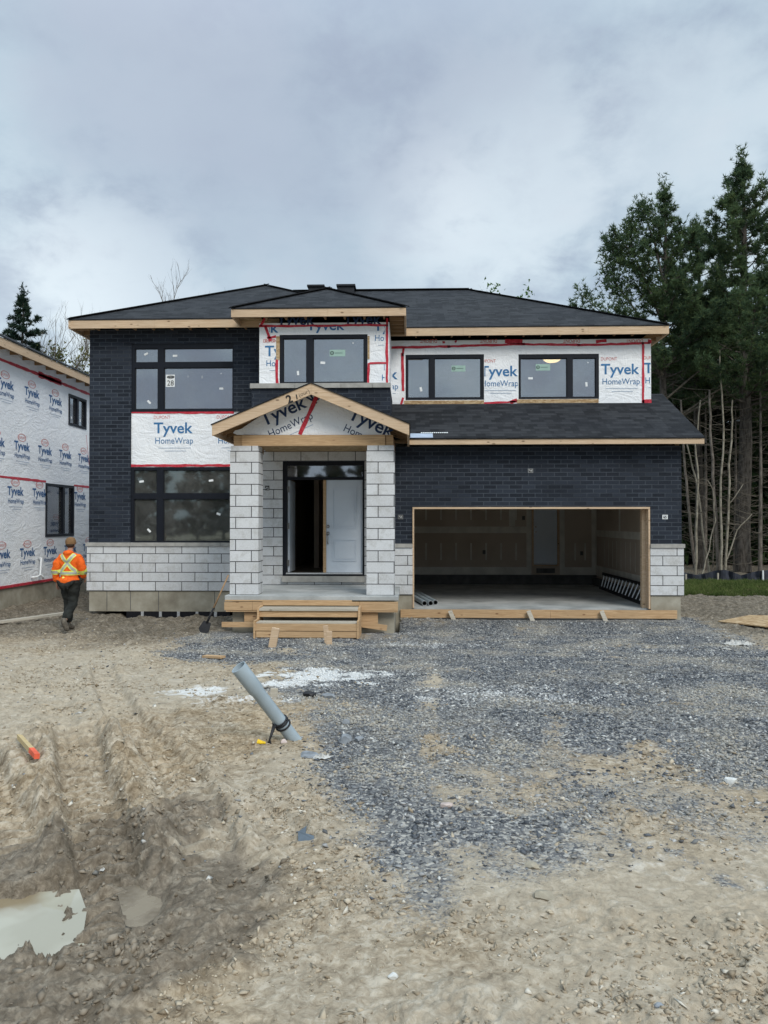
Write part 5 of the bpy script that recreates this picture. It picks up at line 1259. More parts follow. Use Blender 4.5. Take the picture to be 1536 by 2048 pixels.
def row(px, py, dy, n0, n1, clip=None):
    o = onwall(px, py)
    for k in range(n0, n1):
        if clip is None: logo(I, Rd, Pl, o.y + k * dy - .38, o.z, .76, t3, 0, (ny0, ny1, nzb + .05, 6.1), True, True, .98)
        else:
            for cl_ in clip: logo(I, Rd, Pl, o.y + k * dy - .38, o.z, .76, t3, 0, cl_, True, True, .98)
row(64, 793, 1.27, -4, 2); row(44, 900, 1.18, -4, 5)
cl2 = [(ny0, nw2[0] - .01, nzb, sz_ - .03), (nw2[1] + .01, ny1, nzb, sz_ - .03)]
row(31, 990, 1.2, -4, 4, cl2); row(55, 1112, 1.2, -4, 5)
letters(nwl, I, Rd, Pl, 'sideink')
# eaves and roof of the neighbour
ex = XN + .35; ez1 = onwall(0, 673, ex).z; ez0 = onwall(0, 691, ex).z
MB().box(ex - .038, ex, ny0 - .4, ny1, ez0, ez1).each('fascia', M['lumber'], nb)
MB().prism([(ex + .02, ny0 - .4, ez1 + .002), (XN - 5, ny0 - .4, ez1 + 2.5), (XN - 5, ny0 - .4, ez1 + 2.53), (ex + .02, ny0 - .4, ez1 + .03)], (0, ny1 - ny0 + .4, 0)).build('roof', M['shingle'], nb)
MB().box(XN, ex - .04, ny0 - .4, ny1, ez1 - .07, ez1 - .05).each('roof_deck', M['osb'], nb)
q = MB(); y = ny0 - .2
while y < ny1: q.box(XN - .02, ex - .04, y, y + .038, ez0 + .03, ez1 - .072); y += .6
q.each('rafter_tail', M['rafter'], nb)
MB().box(XN - .05, XN + .004, ny0, ny1, 6.1, ez1 - .071).build('bare_sheathing', M['osb'], nb)
# white vent elbow on its wall
e = onwall(75, 1117); f_ = onwall(72, 1150); X1 = XN + .01
q = MB().tube([(XN, e.y + .05, e.z), (XN + .10, e.y, e.z + .0), (XN + .11, e.y - .03, e.z - .04), (XN + .11, f_.y, f_.z + .0), (XN + .11, f_.y - .2, f_.z - .04), (XN + .02, f_.y - .28, f_.z - .04)], .026, 10)
q.tube([(XN + .11, f_.y, f_.z + .02), (XN + .12, f_.y + .12, f_.z - .05), (XN + .12, f_.y + .14, f_.z - .10)], .026, 10); q.build('vent_pipe', M['wpvc'], nb, smooth=True)

# ------------------------------------------------------------------ the person
def fused(verts, edges, radii, root=0, level=2, extra=(), vox=None, name='body'):
    """skin a skeleton, optionally fuse extra solids by voxel remesh; returns mesh data"""
    me = bpy.data.meshes.new(name); me.from_pydata(verts, edges, []); o = bpy.data.objects.new(name, me); COL.objects.link(o)
    me.skin_vertices.new() if hasattr(me.skin_vertices, 'new') and not me.skin_vertices else None
    sm = o.modifiers.new('s', 'SKIN'); sm.use_smooth_shade = True; sm.branch_smoothing = .6
    sk = me.skin_vertices[0].data
    for i, r_ in enumerate(radii): sk[i].radius = r_ if hasattr(r_, '__len__') else (r_, r_); sk[i].use_root = (i == root)
    ss = o.modifiers.new('u', 'SUBSURF'); ss.levels = ss.render_levels = level
    dg = bpy.context.evaluated_depsgraph_get(); m2 = bpy.data.meshes.new_from_object(o.evaluated_get(dg)); bpy.data.objects.remove(o)
    if vox:
        bm = bmesh.new(); bm.from_mesh(m2)
        for (c, s_) in extra:
            mt = Matrix.Translation(c) @ Matrix.Diagonal((*s_, 1)); bmesh.ops.create_icosphere(bm, subdivisions=3, radius=1, matrix=mt)
        bm.to_mesh(m2); bm.free(); o = bpy.data.objects.new(name, m2); COL.objects.link(o)
        rm = o.modifiers.new('r', 'REMESH'); rm.mode = 'VOXEL'; rm.voxel_size = vox; rm.use_smooth_shade = True
        s2 = o.modifiers.new('sm', 'SMOOTH'); s2.iterations = 2; s2.factor = .5
        dg = bpy.context.evaluated_depsgraph_get(); m3 = bpy.data.meshes.new_from_object(o.evaluated_get(dg)); bpy.data.objects.remove(o); return m3
    return m2
def addmesh(name, me, m, parent):
    me.materials.clear(); me.materials.append(m); o = bpy.data.objects.new(name, me); COL.objects.link(o); o.parent = parent
    me.polygons.foreach_set('use_smooth', [True] * len(me.polygons)); return o
pp = GZ(139, 1263)
per = thing('person', pp, 'person in an orange high-visibility jacket and brown cap walking away at left', 'person', rz=R(-6))
M['skin'] = simple('skin', (.42, .24, .17), .55, .08); M['trouser'] = simple('dark_trousers', (.022, .024, .022), .9, .35, 9); M['boot'] = simple('muddy_boots', (.12, .105, .085), .9, .4, 18); M['cap'] = simple('brown_cap', (.20, .115, .055), .85, .15, 20); M['hair'] = simple('dark_hair', (.05, .035, .025), .8)
def om(t):
    p = OBJ(t); n = t.noise(p, 7, 4, .6, 1.2); c = t.mix(t.maprange(n, .35, .65), (.72, .10, .008), (.92, .16, .015)); out(t, c, .7, n, .6, .05)
M['orange'] = material('orange_fabric', om)
M['hiviz'] = simple('yellow_tape', (.72, .80, .18), .5, .05); M['silver'] = simple('silver_tape', (.40, .42, .38), .4, .08)
# skeleton in local metres: x right (viewer's right), y away from camera, z up
hipz = .93
J = dict(pel=(0, 0, .95), wst=(0, .0, 1.10), chs=(0, .02, 1.30), nek=(0, .01, 1.47), hd=(0, .02, 1.58),
         ls=(-.17, .0, 1.40), le=(-.27, -.04, 1.14), lw=(-.285, .04, .90), rs=(.17, .02, 1.40), re=(.245, .0, 1.14), rw=(.20, .16, .98),
         lh=(-.09, 0, .92), lk=(-.07, .10, .50), la=(-.03, .02, .09), lt=(-.02, .17, .035), rh=(.09, 0, .92), rk=(.05, .03, .50), ra=(.065, -.30, .20), rt=(.10, -.22, .055))
def sk(names_r, edges, **kw):
    nm = [n for n, _ in names_r]; return fused([J[n] for n in nm], [(nm.index(a), nm.index(b_)) for a, b_ in edges], [r_ for _, r_ in names_r], **kw)
# fingers: five chains at each wrist
verts = []; edges_ = []; rad = []
def add(p, r_, parent=None):
    verts.append(tuple(p)); rad.append(r_)
    if parent is not None: edges_.append((parent, len(verts) - 1))
    return len(verts) - 1
a = add(J['pel'], (.13, .10)); b_ = add(J['wst'], (.125, .095), a); c = add(J['chs'], (.14, .10), b_); n_ = add(J['nek'], .055, c); h_ = add((0, .02, 1.56), .06, n_)
for sd in 'lr':
    s1 = add(J[sd + 's'], .055, c); e1 = add(J[sd + 'e'], .042, s1); w1 = add(J[sd + 'w'], .026, e1)
    dr_ = (Vector(J[sd + 'w']) - Vector(J[sd + 'e'])).normalized(); sgn = -1 if sd == 'l' else 1
    palm = Vector(J[sd + 'w']) + dr_ * .05; pi_ = add(palm, (.020, .034), w1)
    fw = Vector((0, 1, 0)); fw = (fw - dr_ * fw.dot(dr_)).normalized(); inn = dr_.cross(fw) * (1 if sd == 'l' else -1)
    for k, ln in enumerate((.072, .082, .078, .062)):
        o1 = palm + fw * (.028 - k * .018) + dr_ * .035; i1 = add(o1, .0095, pi_); i2 = add(o1 + dr_ * ln * .5 + inn * .004, .0085, i1); add(o1 + dr_ * ln * .85 + inn * .026, .0075, i2)
    t1 = add(palm + fw * .036 + dr_ * -.005, .011, pi_); add(palm + fw * .052 + dr_ * .04 + inn * .01, .009, t1)
    hh = add(J[sd + 'h'], .082, a); kk = add(J[sd + 'k'], .055, hh); aa = add(J[sd + 'a'], .036, kk); add(J[sd + 't'], (.035, .028), aa)
HC = Vector((0, .025, 1.635))
extra = [(HC, (.075, .092, .105)), (HC + Vector((0, .035, -.05)), (.055, .06, .055)), (HC + Vector((0, .098, -.012)), (.013, .018, .022)), (HC + Vector((0, .09, -.05)), (.024, .010, .008)),
         (HC + Vector((-.030, .085, .012)), (.012, .008, .008)), (HC + Vector((.030, .085, .012)), (.012, .008, .008)), (HC + Vector((-.078, 0, -.005)), (.010, .018, .030)), (HC + Vector((.078, 0, -.005)), (.010, .018, .030)), (Vector((0, .012, 1.50)), (.055, .055, .07))]
body = addmesh('body', fused(verts, edges_, rad, extra=extra, vox=.0075), M['skin'], per)
# clothing
jk = []
names = [('pel', (.205, .15)), ('wst', (.20, .15)), ('chs', (.195, .14)), ('nek', (.085, .075)), ('ls', .092), ('le', .082), ('lw', .060), ('rs', .092), ('re', .082), ('rw', .060)]
V_ = [J[n] for n, _ in names]; V_[0] = (0, 0, .91); V_[3] = (0, .0, 1.475)
V_[6] = tuple(Vector(J['le']).lerp(Vector(J['lw']), .97)); V_[9] = tuple(Vector(J['re']).lerp(Vector(J['rw']), .97))
jm = fused(V_, [(0, 1), (1, 2), (2, 3), (2, 4), (4, 5), (5, 6), (2, 7), (7, 8), (8, 9)], [r_ for _, r_ in names], extra=[(Vector((0, -.055, 1.455)), (.10, .07, .06)), (Vector((0, -.0, 1.36)), (.19, .125, .12)), (Vector((-.02, -.0, .93)), (.21, .16, .12)), (Vector((-.23, -.02, 1.22)), (.088, .09, .15))], vox=.014)
# creases in the cloth
for v in jm.vertices:
    c0_ = v.co; k = float(fbm(np.array([c0_.x * 5 + c0_.y * 3]), np.array([c0_.z * 9.]), 1.0, 3, .6)[0]); v.co += v.normal * k * .014
jo = addmesh('jacket', jm, M['orange'], per)
V_ = [(0, 0, .96), (-.095, 0, .88), J['lk'], (-.035, .02, .13), (.095, 0, .88), J['rk'], (.06, -.26, .24)]
tm = fused(V_, [(0, 1), (1, 2), (2, 3), (0, 4), (4, 5), (5, 6)], [(.17, .13), .12, .092, .078, .12, .092, .078], extra=[(Vector((0, 0, .93)), (.175, .135, .12))], vox=.014)
for v in tm.vertices:
    c0_ = v.co; k = float(fbm(np.array([c0_.x * 4 + c0_.y * 4]), np.array([c0_.z * 10.]), 1.0, 3, .6)[0]); v.co += v.normal * k * .018
addmesh('trousers', tm, M['trouser'], per)
for an, to, up in (('la', (-.02, .19, .045), (0, 0, 1)), ('ra', (.115, -.25, .035), (0, 1, 0))):
    a0 = Vector(J[an]); t0_ = Vector(to); d_3 = (t0_ - a0).normalized()
    bm_ = fused([tuple(a0 + Vector((0, -.0, .08)) if an == 'la' else a0 + Vector((-.0, .04, .08))), tuple(a0 - d_3 * .03), tuple(a0.lerp(t0_, .5)), tuple(t0_)], [(0, 1), (1, 2), (2, 3)], [.056, .058, .052, .047], vox=.012)
    bo = addmesh('boot', bm_, M['boot'], per)
cm = MB()
prof = [(.099, -.015, 1.0), (.102, .02, 1.0), (.098, .055, 1.), (.080, .092, 1.), (.045, .113, 1.), (.004, .118, 1.)]
rg = []
for r_, zz, _ in prof:
    rg.append(len(cm.v))
    for k in range(20): t_ = 2 * math.pi * k / 20; cm.v.append((HC.x + r_ * .88 * math.cos(t_), HC.y + r_ * math.sin(t_) * 1.05, HC.z + zz))
for a_, c_ in zip(rg[:-1], rg[1:]):
    for k in range(20): cm.f.append((a_ + k, a_ + (k + 1) % 20, c_ + (k + 1) % 20, c_ + k))
pm_ = [(HC.x + .07 * math.cos(t_), HC.y + .085 + .085 * math.sin(t_), HC.z + .0) for t_ in [math.pi * k / 10 for k in range(11)]]
cm.prism(pm_, (0, .0, .008))
me = bpy.data.meshes.new('cap'); me.from_pydata(cm.v, [], cm.f); addmesh('cap', me, M['cap'], per)
hm = bpy.data.meshes.new('hair'); bm = bmesh.new(); bmesh.ops.create_icosphere(bm, subdivisions=3, radius=1, matrix=Matrix.Translation(HC + Vector((0, -.02, -.015))) @ Matrix.Diagonal((.080, .082, .075, 1))); bm.to_mesh(hm); bm.free(); addmesh('hair', hm, M['hair'], per)
# reflective tape laid on the jacket
from mathutils.bvhtree import BVHTree
bvh = BVHTree.FromPolygons([v.co for v in jm.vertices], [p.vertices for p in jm.polygons])
def band(path, wd, nm, m, lift=.004):
    """path: list of (origin, direction, widthwise vector)"""
    q = MB(); prev = None
    for o_, d_4, wv in path:
        cur = []
        for s_ in (-.5, 0, .5):
            h_ = bvh.ray_cast(Vector(o_) + Vector(wv) * wd * s_, Vector(d_4))
            cur.append(h_[0] + h_[1] * lift if h_[0] is not None else None)
        if prev and all(x is not None for x in cur + prev) and (cur[1] - prev[1]).length < .15:
            for i in (0, 1): q.poly([prev[i], cur[i], cur[i + 1], prev[i + 1]])
        prev = cur
    if not q.v: return
    me = bpy.data.meshes.new(nm); me.from_pydata(q.v, [], q.f); o = addmesh(nm, me, M[m], per)
def line(x0, z0, x1, z1, y=-1, d=(0, 1, 0), n=30):
    v = Vector((x1 - x0, 0, z1 - z0)).normalized(); wv = (-v.z, 0, v.x); return [((x0 + (x1 - x0) * k / n, y, z0 + (z1 - z0) * k / n), d, wv) for k in range(n + 1)]
for (pa_) in (line(-.155, 1.47, .16, 1.10), line(.155, 1.47, -.12, 1.10)):
    band(pa_, .075, 'yellow_strip', 'hiviz', .005); band(pa_, .04, 'silver_strip', 'silver', .008)
def ring(c0_, ax, n=48, rad_=.6):
    ax = Vector(ax).normalized(); u = ax.orthogonal().normalized(); w_ = ax.cross(u); return [(Vector(c0_) + (u * math.cos(2 * math.pi * k / n) + w_ * math.sin(2 * math.pi * k / n)) * rad_, -(u * math.cos(2 * math.pi * k / n) + w_ * math.sin(2 * math.pi * k / n)), ax) for k in range(n + 1)]
def xring(cz_, n=60):
    r = []
    for k in range(n + 1):
        t_ = 2 * math.pi * k / n; d_4 = Vector((math.cos(t_), math.sin(t_), 0)); r.append((Vector((0, 0, cz_)) + d_4 * .001, d_4, Vector((0, 0, 1))))
    return r
band(xring(1.085), .075, 'yellow_strip', 'hiviz', .006); band(xring(1.085), .04, 'silver_strip', 'silver', .010)
cc = Vector(J['le']).lerp(Vector(J['lw']), .1); axl = Vector(J['lw']) - Vector(J['le']); band([(cc + d_ * .002 if 0 else cc, -dd4, w4) for (oo, dd4, w4) in ring(cc, axl)], .09, 'yellow_strip', 'hiviz', .005); band([(cc, -dd4, w4) for (oo, dd4, w4) in ring(cc, axl)], .05, 'silver_strip', 'silver', .009)
cc = Vector(J['re']).lerp(Vector(J['rw']), .1); axl = Vector(J['rw']) - Vector(J['re']); band([(cc, -dd4, w4) for (oo, dd4, w4) in ring(cc, axl)], .09, 'yellow_strip', 'hiviz', .005)

# ------------------------------------------------------------------ trees
def tufts(P_, D_, n_needle, length, width, rs_, spread=.9):
    """needle sprays: at each point several thin triangles"""
    n = len(P_); P2 = np.repeat(P_, n_needle, 0); D2 = np.repeat(D_, n_needle, 0)
    d = D2 + rs_.randn(len(P2), 3) * spread; d /= np.linalg.norm(d, axis=1)[:, None] + 1e-9
    s = np.cross(d, rs_.randn(len(P2), 3)); s /= np.linalg.norm(s, axis=1)[:, None] + 1e-9
    L = length * (.6 + .7 * rs_.rand(len(P2), 1)); w_ = width * (.6 + .8 * rs_.rand(len(P2), 1))
    V = np.stack([P2 - s * w_ * .5, P2 + s * w_ * .5, P2 + d * L + s * w_ * .12], 1).reshape(-1, 3)
    return V, np.arange(len(V)).reshape(-1, 3)
def limbs_mesh(name, segs, m, parent, n=5):
    q = MB()
    for pts, rad_ in segs: q.tube(pts, rad_, n, cap=False)
    V = np.array(q.v, float); Fc = np.array(q.f)
    return npmesh(name, V, Fc, m, parent=parent, smooth=True)
def pine(loc, Ht, base, spreadw, seed, label, name='pine_tree', m='pine', group=None, nl=70, dens=1.0, leanx=0., trunk_r=.22, dead=True, tw=.036, tl=.19, up=.55, shape=None):
    rs_ = np.random.RandomState(seed); t = thing(name, loc, label, 'tree', group)
    zz = np.linspace(0, Ht, 14); tr_ = [(leanx * (z / Ht) ** 1.5 + .08 * math.sin(z * .7 + seed), .1 * math.sin(z * .5), z) for z in zz]
    MB_ = MB().tube(tr_, [max(.02, trunk_r * (1 - z / Ht) ** .8 + .015) for z in zz], 10); mb = npmesh('trunk', np.array(MB_.v), np.array([f__ for f__ in MB_.f if len(f__) == 4]), M['bark'], parent=t, smooth=True)
    segs = []; Pts = []; Dr = []
    def tx(z): return np.array([np.interp(z, zz, [p[0] for p in tr_]), np.interp(z, zz, [p[1] for p in tr_]), z])
    for k in range(nl):
        u = (k + rs_.rand()) / nl; z = base + (Ht * .97 - base) * u; az = k * 2.4 + rs_.rand() * .9
        prof_ = (shape(u) if shape else (1 - u) ** .75 * (1 - .35 * (1 - u) ** 4) + .07); L = spreadw * prof_ * (.55 + .65 * rs_.rand())
        p0 = tx(z); a = np.array([math.cos(az), math.sin(az), 0]); rise = up * (.55 + .35 * u) + .15 * rs_.randn(); L = min(L, (Ht - z) * .9 + .12)
        if m == 'pine' and rs_.rand() < .22: L *= 1.35 if u < .75 else 1.
        elif m == 'pine' and rs_.rand() < .25: continue
        pts = [p0 + a * L * s + np.array([0, 0, L * rise * (s ** 1.5) - .12 * L * s * (1 - s)]) for s in np.linspace(0, 1, 5)]
        segs.append((pts, [.04 * (1 - u) + .015, .025 * (1 - u) + .012, .015, .010, .005]))
        ns = max(4, int(L * 9.5))
        for j in range(ns):
            s = .22 + .78 * rs_.rand() ** .75; bp = np.array([np.interp(s, np.linspace(0, 1, 5), [q_[i] for q_ in pts]) for i in range(3)])
            sd_ = np.array([-a[1], a[0], 0]) * rs_.choice([-1, 1]) * .75 + a * .7 + np.array([0, 0, .35 + .3 * rs_.randn()]); sd_ /= np.linalg.norm(sd_); sl_ = (.10 + .16 * L * (1.15 - s)) * (.5 + rs_.rand())
            e_ = bp + sd_ * sl_; segs.append(([bp, e_], [.010, .004]))
            nt_ = max(2, int((4 + sl_ * 9) * dens)); ss_ = rs_.rand(nt_) ** .7
            Pts.append(bp + (e_ - bp) * ss_[:, None] + rs_.randn(nt_, 3) * .05); Dr.append(np.repeat((sd_ + np.array([0, 0, .35]))[None], nt_, 0))
        nt_ = int(6 * dens) + 2; Pts.append(pts[-1] + rs_.randn(nt_, 3) * .09); Dr.append(np.repeat((a * .5 + np.array([0, 0, .8]))[None], nt_, 0))
    if dead:
        for k in range(50):
            z = base * (.10 + 1.0 * rs_.rand()); az = rs_.rand() * 6.28; L = (.8 + 1.8 * rs_.rand()) * (.5 + .5 * z / base); p0 = tx(z); a = np.array([math.cos(az), math.sin(az), 0]); c = [p0 + a * L * s + np.array([0, 0, L * (.12 + .1 * rs_.randn()) * s + .1 * L * s * (s - 1)]) for s in (0, .35, .7, 1)]
            segs.append((c, [.018, .012, .008, .004]))
    Pts.append(tx(Ht) + rs_.randn(60, 3) * np.array([.12, .12, .3]) - np.array([0, 0, .25])); Dr.append(np.tile([0, 0, 1.], (60, 1)))
    limbs_mesh('limbs', segs, M['bark'] if m != 'x' else M['twig'], t, 4)
    V, Fc = tufts(np.concatenate(Pts), np.concatenate(Dr), 7, tl, tw, rs_)
    npmesh('crown', V, Fc, M[m], parent=t)
    return t
def copy_thing(src, loc, label, sc_=1.0, rz=0., group=None):
    c = src.copy(); COL.objects.link(c); c.location = loc; c.scale = (sc_, sc_, sc_); c.rotation_euler.z = rz; c['label'] = label
    if group: c['group'] = group
    for ch in src.children:
        k = ch.copy(); COL.objects.link(k); k.parent = c
    return c
def onY(px, Y): return (X(px, Y, 1100), Y, 0.)
shp1 = lambda u: (.72 + .28 * math.sin(u * 13)) * min(1, .75 + u) * ((1 - u) ** .95) * 1.1 + .035
shp4 = lambda u: (.8 + .2 * math.sin(u * 11)) * ((1 - u) ** .85) * 1.1 + .04
p1_ = pine(onY(1327, 31), 15.6, 7.6, 3.1, 11, 'large pine rising directly behind the right end of the roof', nl=110, dens=1.05, up=.85, shape=shp1, trunk_r=.2, leanx=.1)
p2_ = pine(onY(1490, 31.5), 17.0, 6.6, 3.9, 23, 'tallest pine with a thick dark trunk near the right edge', nl=170, dens=1.1, up=.7, shape=shp4, trunk_r=.30)
p3_ = pine(onY(1398, 34), 15.4, 7.4, 3.3, 37, 'pine standing between the roof-end pine and the tallest one', nl=80, dens=1.2, up=.75, shape=shp1, trunk_r=.2)
copy_thing(p2_, onY(1590, 34), 'pine cut by the right edge of the photo', .9, 2.0)
sh_ = onY(1322, 31)
# darker conifers deeper in the wood
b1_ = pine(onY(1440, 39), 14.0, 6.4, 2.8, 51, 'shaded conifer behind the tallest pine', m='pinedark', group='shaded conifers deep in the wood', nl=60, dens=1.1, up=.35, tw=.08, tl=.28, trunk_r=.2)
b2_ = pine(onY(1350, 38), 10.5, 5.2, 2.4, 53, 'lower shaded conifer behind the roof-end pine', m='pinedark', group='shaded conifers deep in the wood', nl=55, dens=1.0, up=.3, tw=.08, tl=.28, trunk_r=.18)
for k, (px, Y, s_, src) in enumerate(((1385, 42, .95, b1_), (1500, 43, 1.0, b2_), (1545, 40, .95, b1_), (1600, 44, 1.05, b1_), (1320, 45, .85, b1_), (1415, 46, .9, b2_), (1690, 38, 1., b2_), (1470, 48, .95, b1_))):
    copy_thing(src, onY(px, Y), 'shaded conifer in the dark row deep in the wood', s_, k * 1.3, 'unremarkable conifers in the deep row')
# dense undergrowth filling the shade between the trunks
rs_ = np.random.RandomState(77)
n = 42000; Xs = 9 + 27 * rs_.rand(n); Ys = 36 + 14 * rs_.rand(n); top_ = 6.2 + 1.4 * perlin(Xs * .5, Ys * .3 + 4) ; Zs = top_ * rs_.rand(n) ** .9
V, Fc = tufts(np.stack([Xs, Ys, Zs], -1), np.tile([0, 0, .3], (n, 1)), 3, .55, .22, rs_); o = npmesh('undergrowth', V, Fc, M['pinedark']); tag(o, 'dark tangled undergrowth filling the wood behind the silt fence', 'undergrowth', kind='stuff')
# pale saplings
def curve(px_list, Y, seed=0):
    pts = [P(a, b_, Y) for a, b_ in px_list]; return pts
SAP = [([(1392, 1160), (1382, 1060), (1372, 960), (1366, 880), (1362, 800)], 30.2, .10, 'greyish sapling nearest the garage corner', 'greybark'),
       ([(1391, 1156), (1393, 1060), (1396, 960), (1392, 890), (1400, 800)], 29.8, .075, 'straight pale sapling second from the garage corner', 'palebark'),
       ([(1418, 1154), (1405, 1050), (1392, 960), (1374, 890), (1350, 830)], 30.0, .065, 'sapling leaning left across the straight pale one', 'palebark'),
       ([(1438, 1152), (1432, 1050), (1427, 950), (1421, 860), (1418, 780)], 29.6, .11, 'thickest of the pale clustered saplings', 'greybark'),
       ([(1443, 1150), (1444, 1060), (1440, 960), (1448, 880), (1445, 790), (1438, 700)], 29.4, .075, 'pale wavy sapling in the middle of the cluster', 'palebark'),
       ([(1449, 1150), (1455, 1040), (1459, 930), (1463, 860), (1465, 800)], 29.5, .08, 'pale sapling on the right of the cluster', 'palebark'),
       ([(1453, 1118), (1475, 1060), (1504, 1028)], 29.5, .045, 'thin bent stem arching right from the cluster', 'palebark'),
       ([(1453, 1060), (1458, 1010), (1488, 968)], 29.6, .04, 'upper bent stem arching right toward the tallest pine', 'palebark'),
       ([(1402, 1156), (1418, 1100), (1430, 1040), (1426, 980), (1416, 960)], 29.5, .04, 'thin pole leaning right at the foot of the cluster', 'palebark'),
       ([(1416, 1154), (1440, 1110), (1470, 1050)], 30.3, .035, 'thin slanting pole low behind the cluster', 'twig'),
       ([(1425, 1150), (1428, 1060), (1425, 1000)], 30.4, .04, 'short thin grey pole left of the thickest sapling', 'greybark')]
for k, (pl, Y, r_, lb, mt) in enumerate(SAP):
    pts = curve(pl, Y); fine = []
    for i in range(len(pts) - 1):
        for s_ in (0, .33, .66): fine.append(pts[i].lerp(pts[i + 1], s_))
    fine.append(pts[-1]); rr = random.Random(k)
    fine = [p + Vector((rr.uniform(-.03, .03), 0, 0)) for p in fine]
    t = thing('sapling', (fine[0].x, Y, 0), lb, 'tree', 'pale saplings at the edge of the wood')
    org = Vector((fine[0].x, Y, 0)); q = MB().tube([p - org for p in fine], [.68 * r_ * (1 - .55 * i / len(fine)) for i in range(len(fine))], 7); npmesh('trunk', np.array(q.v), np.array([f for f in q.f if len(f) == 4]), M[mt], parent=t, smooth=True)
    segs = []
    for j in range(16):
        i = rr.randrange(len(fine) // 3, len(fine)); b0 = fine[i] - org; sg = rr.choice((-1, 1)); L = rr.uniform(.4, 1.5); e = b0 + Vector((sg * L, rr.uniform(-.5, .5), L * rr.uniform(.1, .6))); mid_ = b0.lerp(e, .5) + Vector((0, 0, -.06 * L))
        segs.append(([b0, mid_, e], [.012, .008, .004]))
    limbs_mesh('twigs', segs, M['twig'], t, 3)
# long dead boughs between the trees
rr = random.Random(9)
def snag(px, Y, hgt, seed, label, m='twig', nb_=70):
    r3 = random.Random(seed); t = thing('dead_tree', onY(px, Y), label, 'tree', 'dead undergrowth trees in the wood'); q = MB().tube([(0, 0, 0), (.05, 0, hgt * .5), (.1, .1, hgt)], [.09, .06, .02], 7); npmesh('trunk', np.array(q.v), np.array([f for f in q.f if len(f) == 4]), M['greybark'], parent=t, smooth=True)
    segs = []
    for j in range(nb_):
        z = hgt * r3.uniform(.05, .98); az = r3.uniform(0, 6.28); L = r3.uniform(.9, 2.6) * (1.1 - z / hgt * .6); sg = Vector((math.cos(az), math.sin(az) * .6, 0)); u_ = r3.uniform(-.05, .35)
        b0 = Vector((.05, 0, z)); pts = [b0 + sg * L * s_ + Vector((0, 0, L * u_ * s_ - .5 * L * s_ * (1 - s_) * .5)) for s_ in (0, .3, .6, 1)]; segs.append((pts, [.016, .012, .009, .004]))
        for w_ in range(2): s_ = r3.uniform(.3, .9); b2 = b0 + sg * L * s_ + Vector((0, 0, L * u_ * s_ - .25 * L * s_ * (1 - s_))); segs.append(([b2, b2 + Vector((r3.uniform(-.5, .5), r3.uniform(-.3, .3), r3.uniform(-.1, .4)))], [.008, .004]))
    limbs_mesh('twigs', segs, M[m], t, 3); return t
for k, (px, Y, h_, lb) in enumerate(((1410, 32.5, 7.5, 'twiggy dead tree behind the pale saplings'), (1470, 32.8, 7, 'low twiggy dead tree left of the thick dark trunk'), (1520, 30.8, 8.5, 'twiggy dead tree at the right edge'), (1345, 33, 9, 'dead tree rising behind the garage roof end'), (1570, 32, 8, 'dead tree just past the right edge'))): snag(px, Y, h_, 100 + k, lb)
# big bare boughs of the first pine
q = []
for a_, b2, c2_ in (((1330, 800), (1400, 740), (1452, 690)), ((1335, 850), (1420, 790), (1500, 745)), ((1352, 840), (1420, 800), (1440, 770)), ((1332, 735), (1360, 705), (1372, 690)), ((1325, 750), (1300, 700), (1290, 690))):
    pts = [P(*a_, 30.6) - Vector(p1_.location), P(*b2, 30.3) - Vector(p1_.location), P(*c2_, 30.6) - Vector(p1_.location)]; q.append((pts, [.05, .035, .012]))
limbs_mesh('bare_bough', q, M['twig'], p1_, 6)
# the left plume of the first pine reaching over the roof
rs_ = np.random.RandomState(5); Pts = []; segs = []
for cpts, nn_ in ((((1325, 760), (1270, 660), (1220, 640), (1157, 585)), 320), (((1322, 700), (1270, 620), (1226, 560), (1226, 480)), 620), (((1322, 640), (1290, 560), (1262, 500), (1264, 440)), 520), (((1325, 560), (1310, 490), (1290, 430), (1285, 415)), 350)):
    pts = [P(*c_, 30.8) - Vector(p1_.location) for c_ in cpts]; segs.append((pts, [.06, .04, .025, .01])); A_ = np.array(pts)
    s_ = .35 + .65 * rs_.rand(nn_); i_ = s_ * 3; B2 = np.stack([np.interp(i_, range(4), A_[:, k]) for k in range(3)], -1); wid = .32 * (1.2 - s_)[:, None] + .12; Pts.append(B2 + rs_.randn(nn_, 3) * wid)
limbs_mesh('limbs', segs, M['bark'], p1_, 5)
V, Fc = tufts(np.concatenate(Pts), np.tile([-.3, 0, .6], (sum(map(len, Pts)), 1)), 9, .17, .036, rs_); npmesh('crown', V, Fc, M['pine'], parent=p1_)
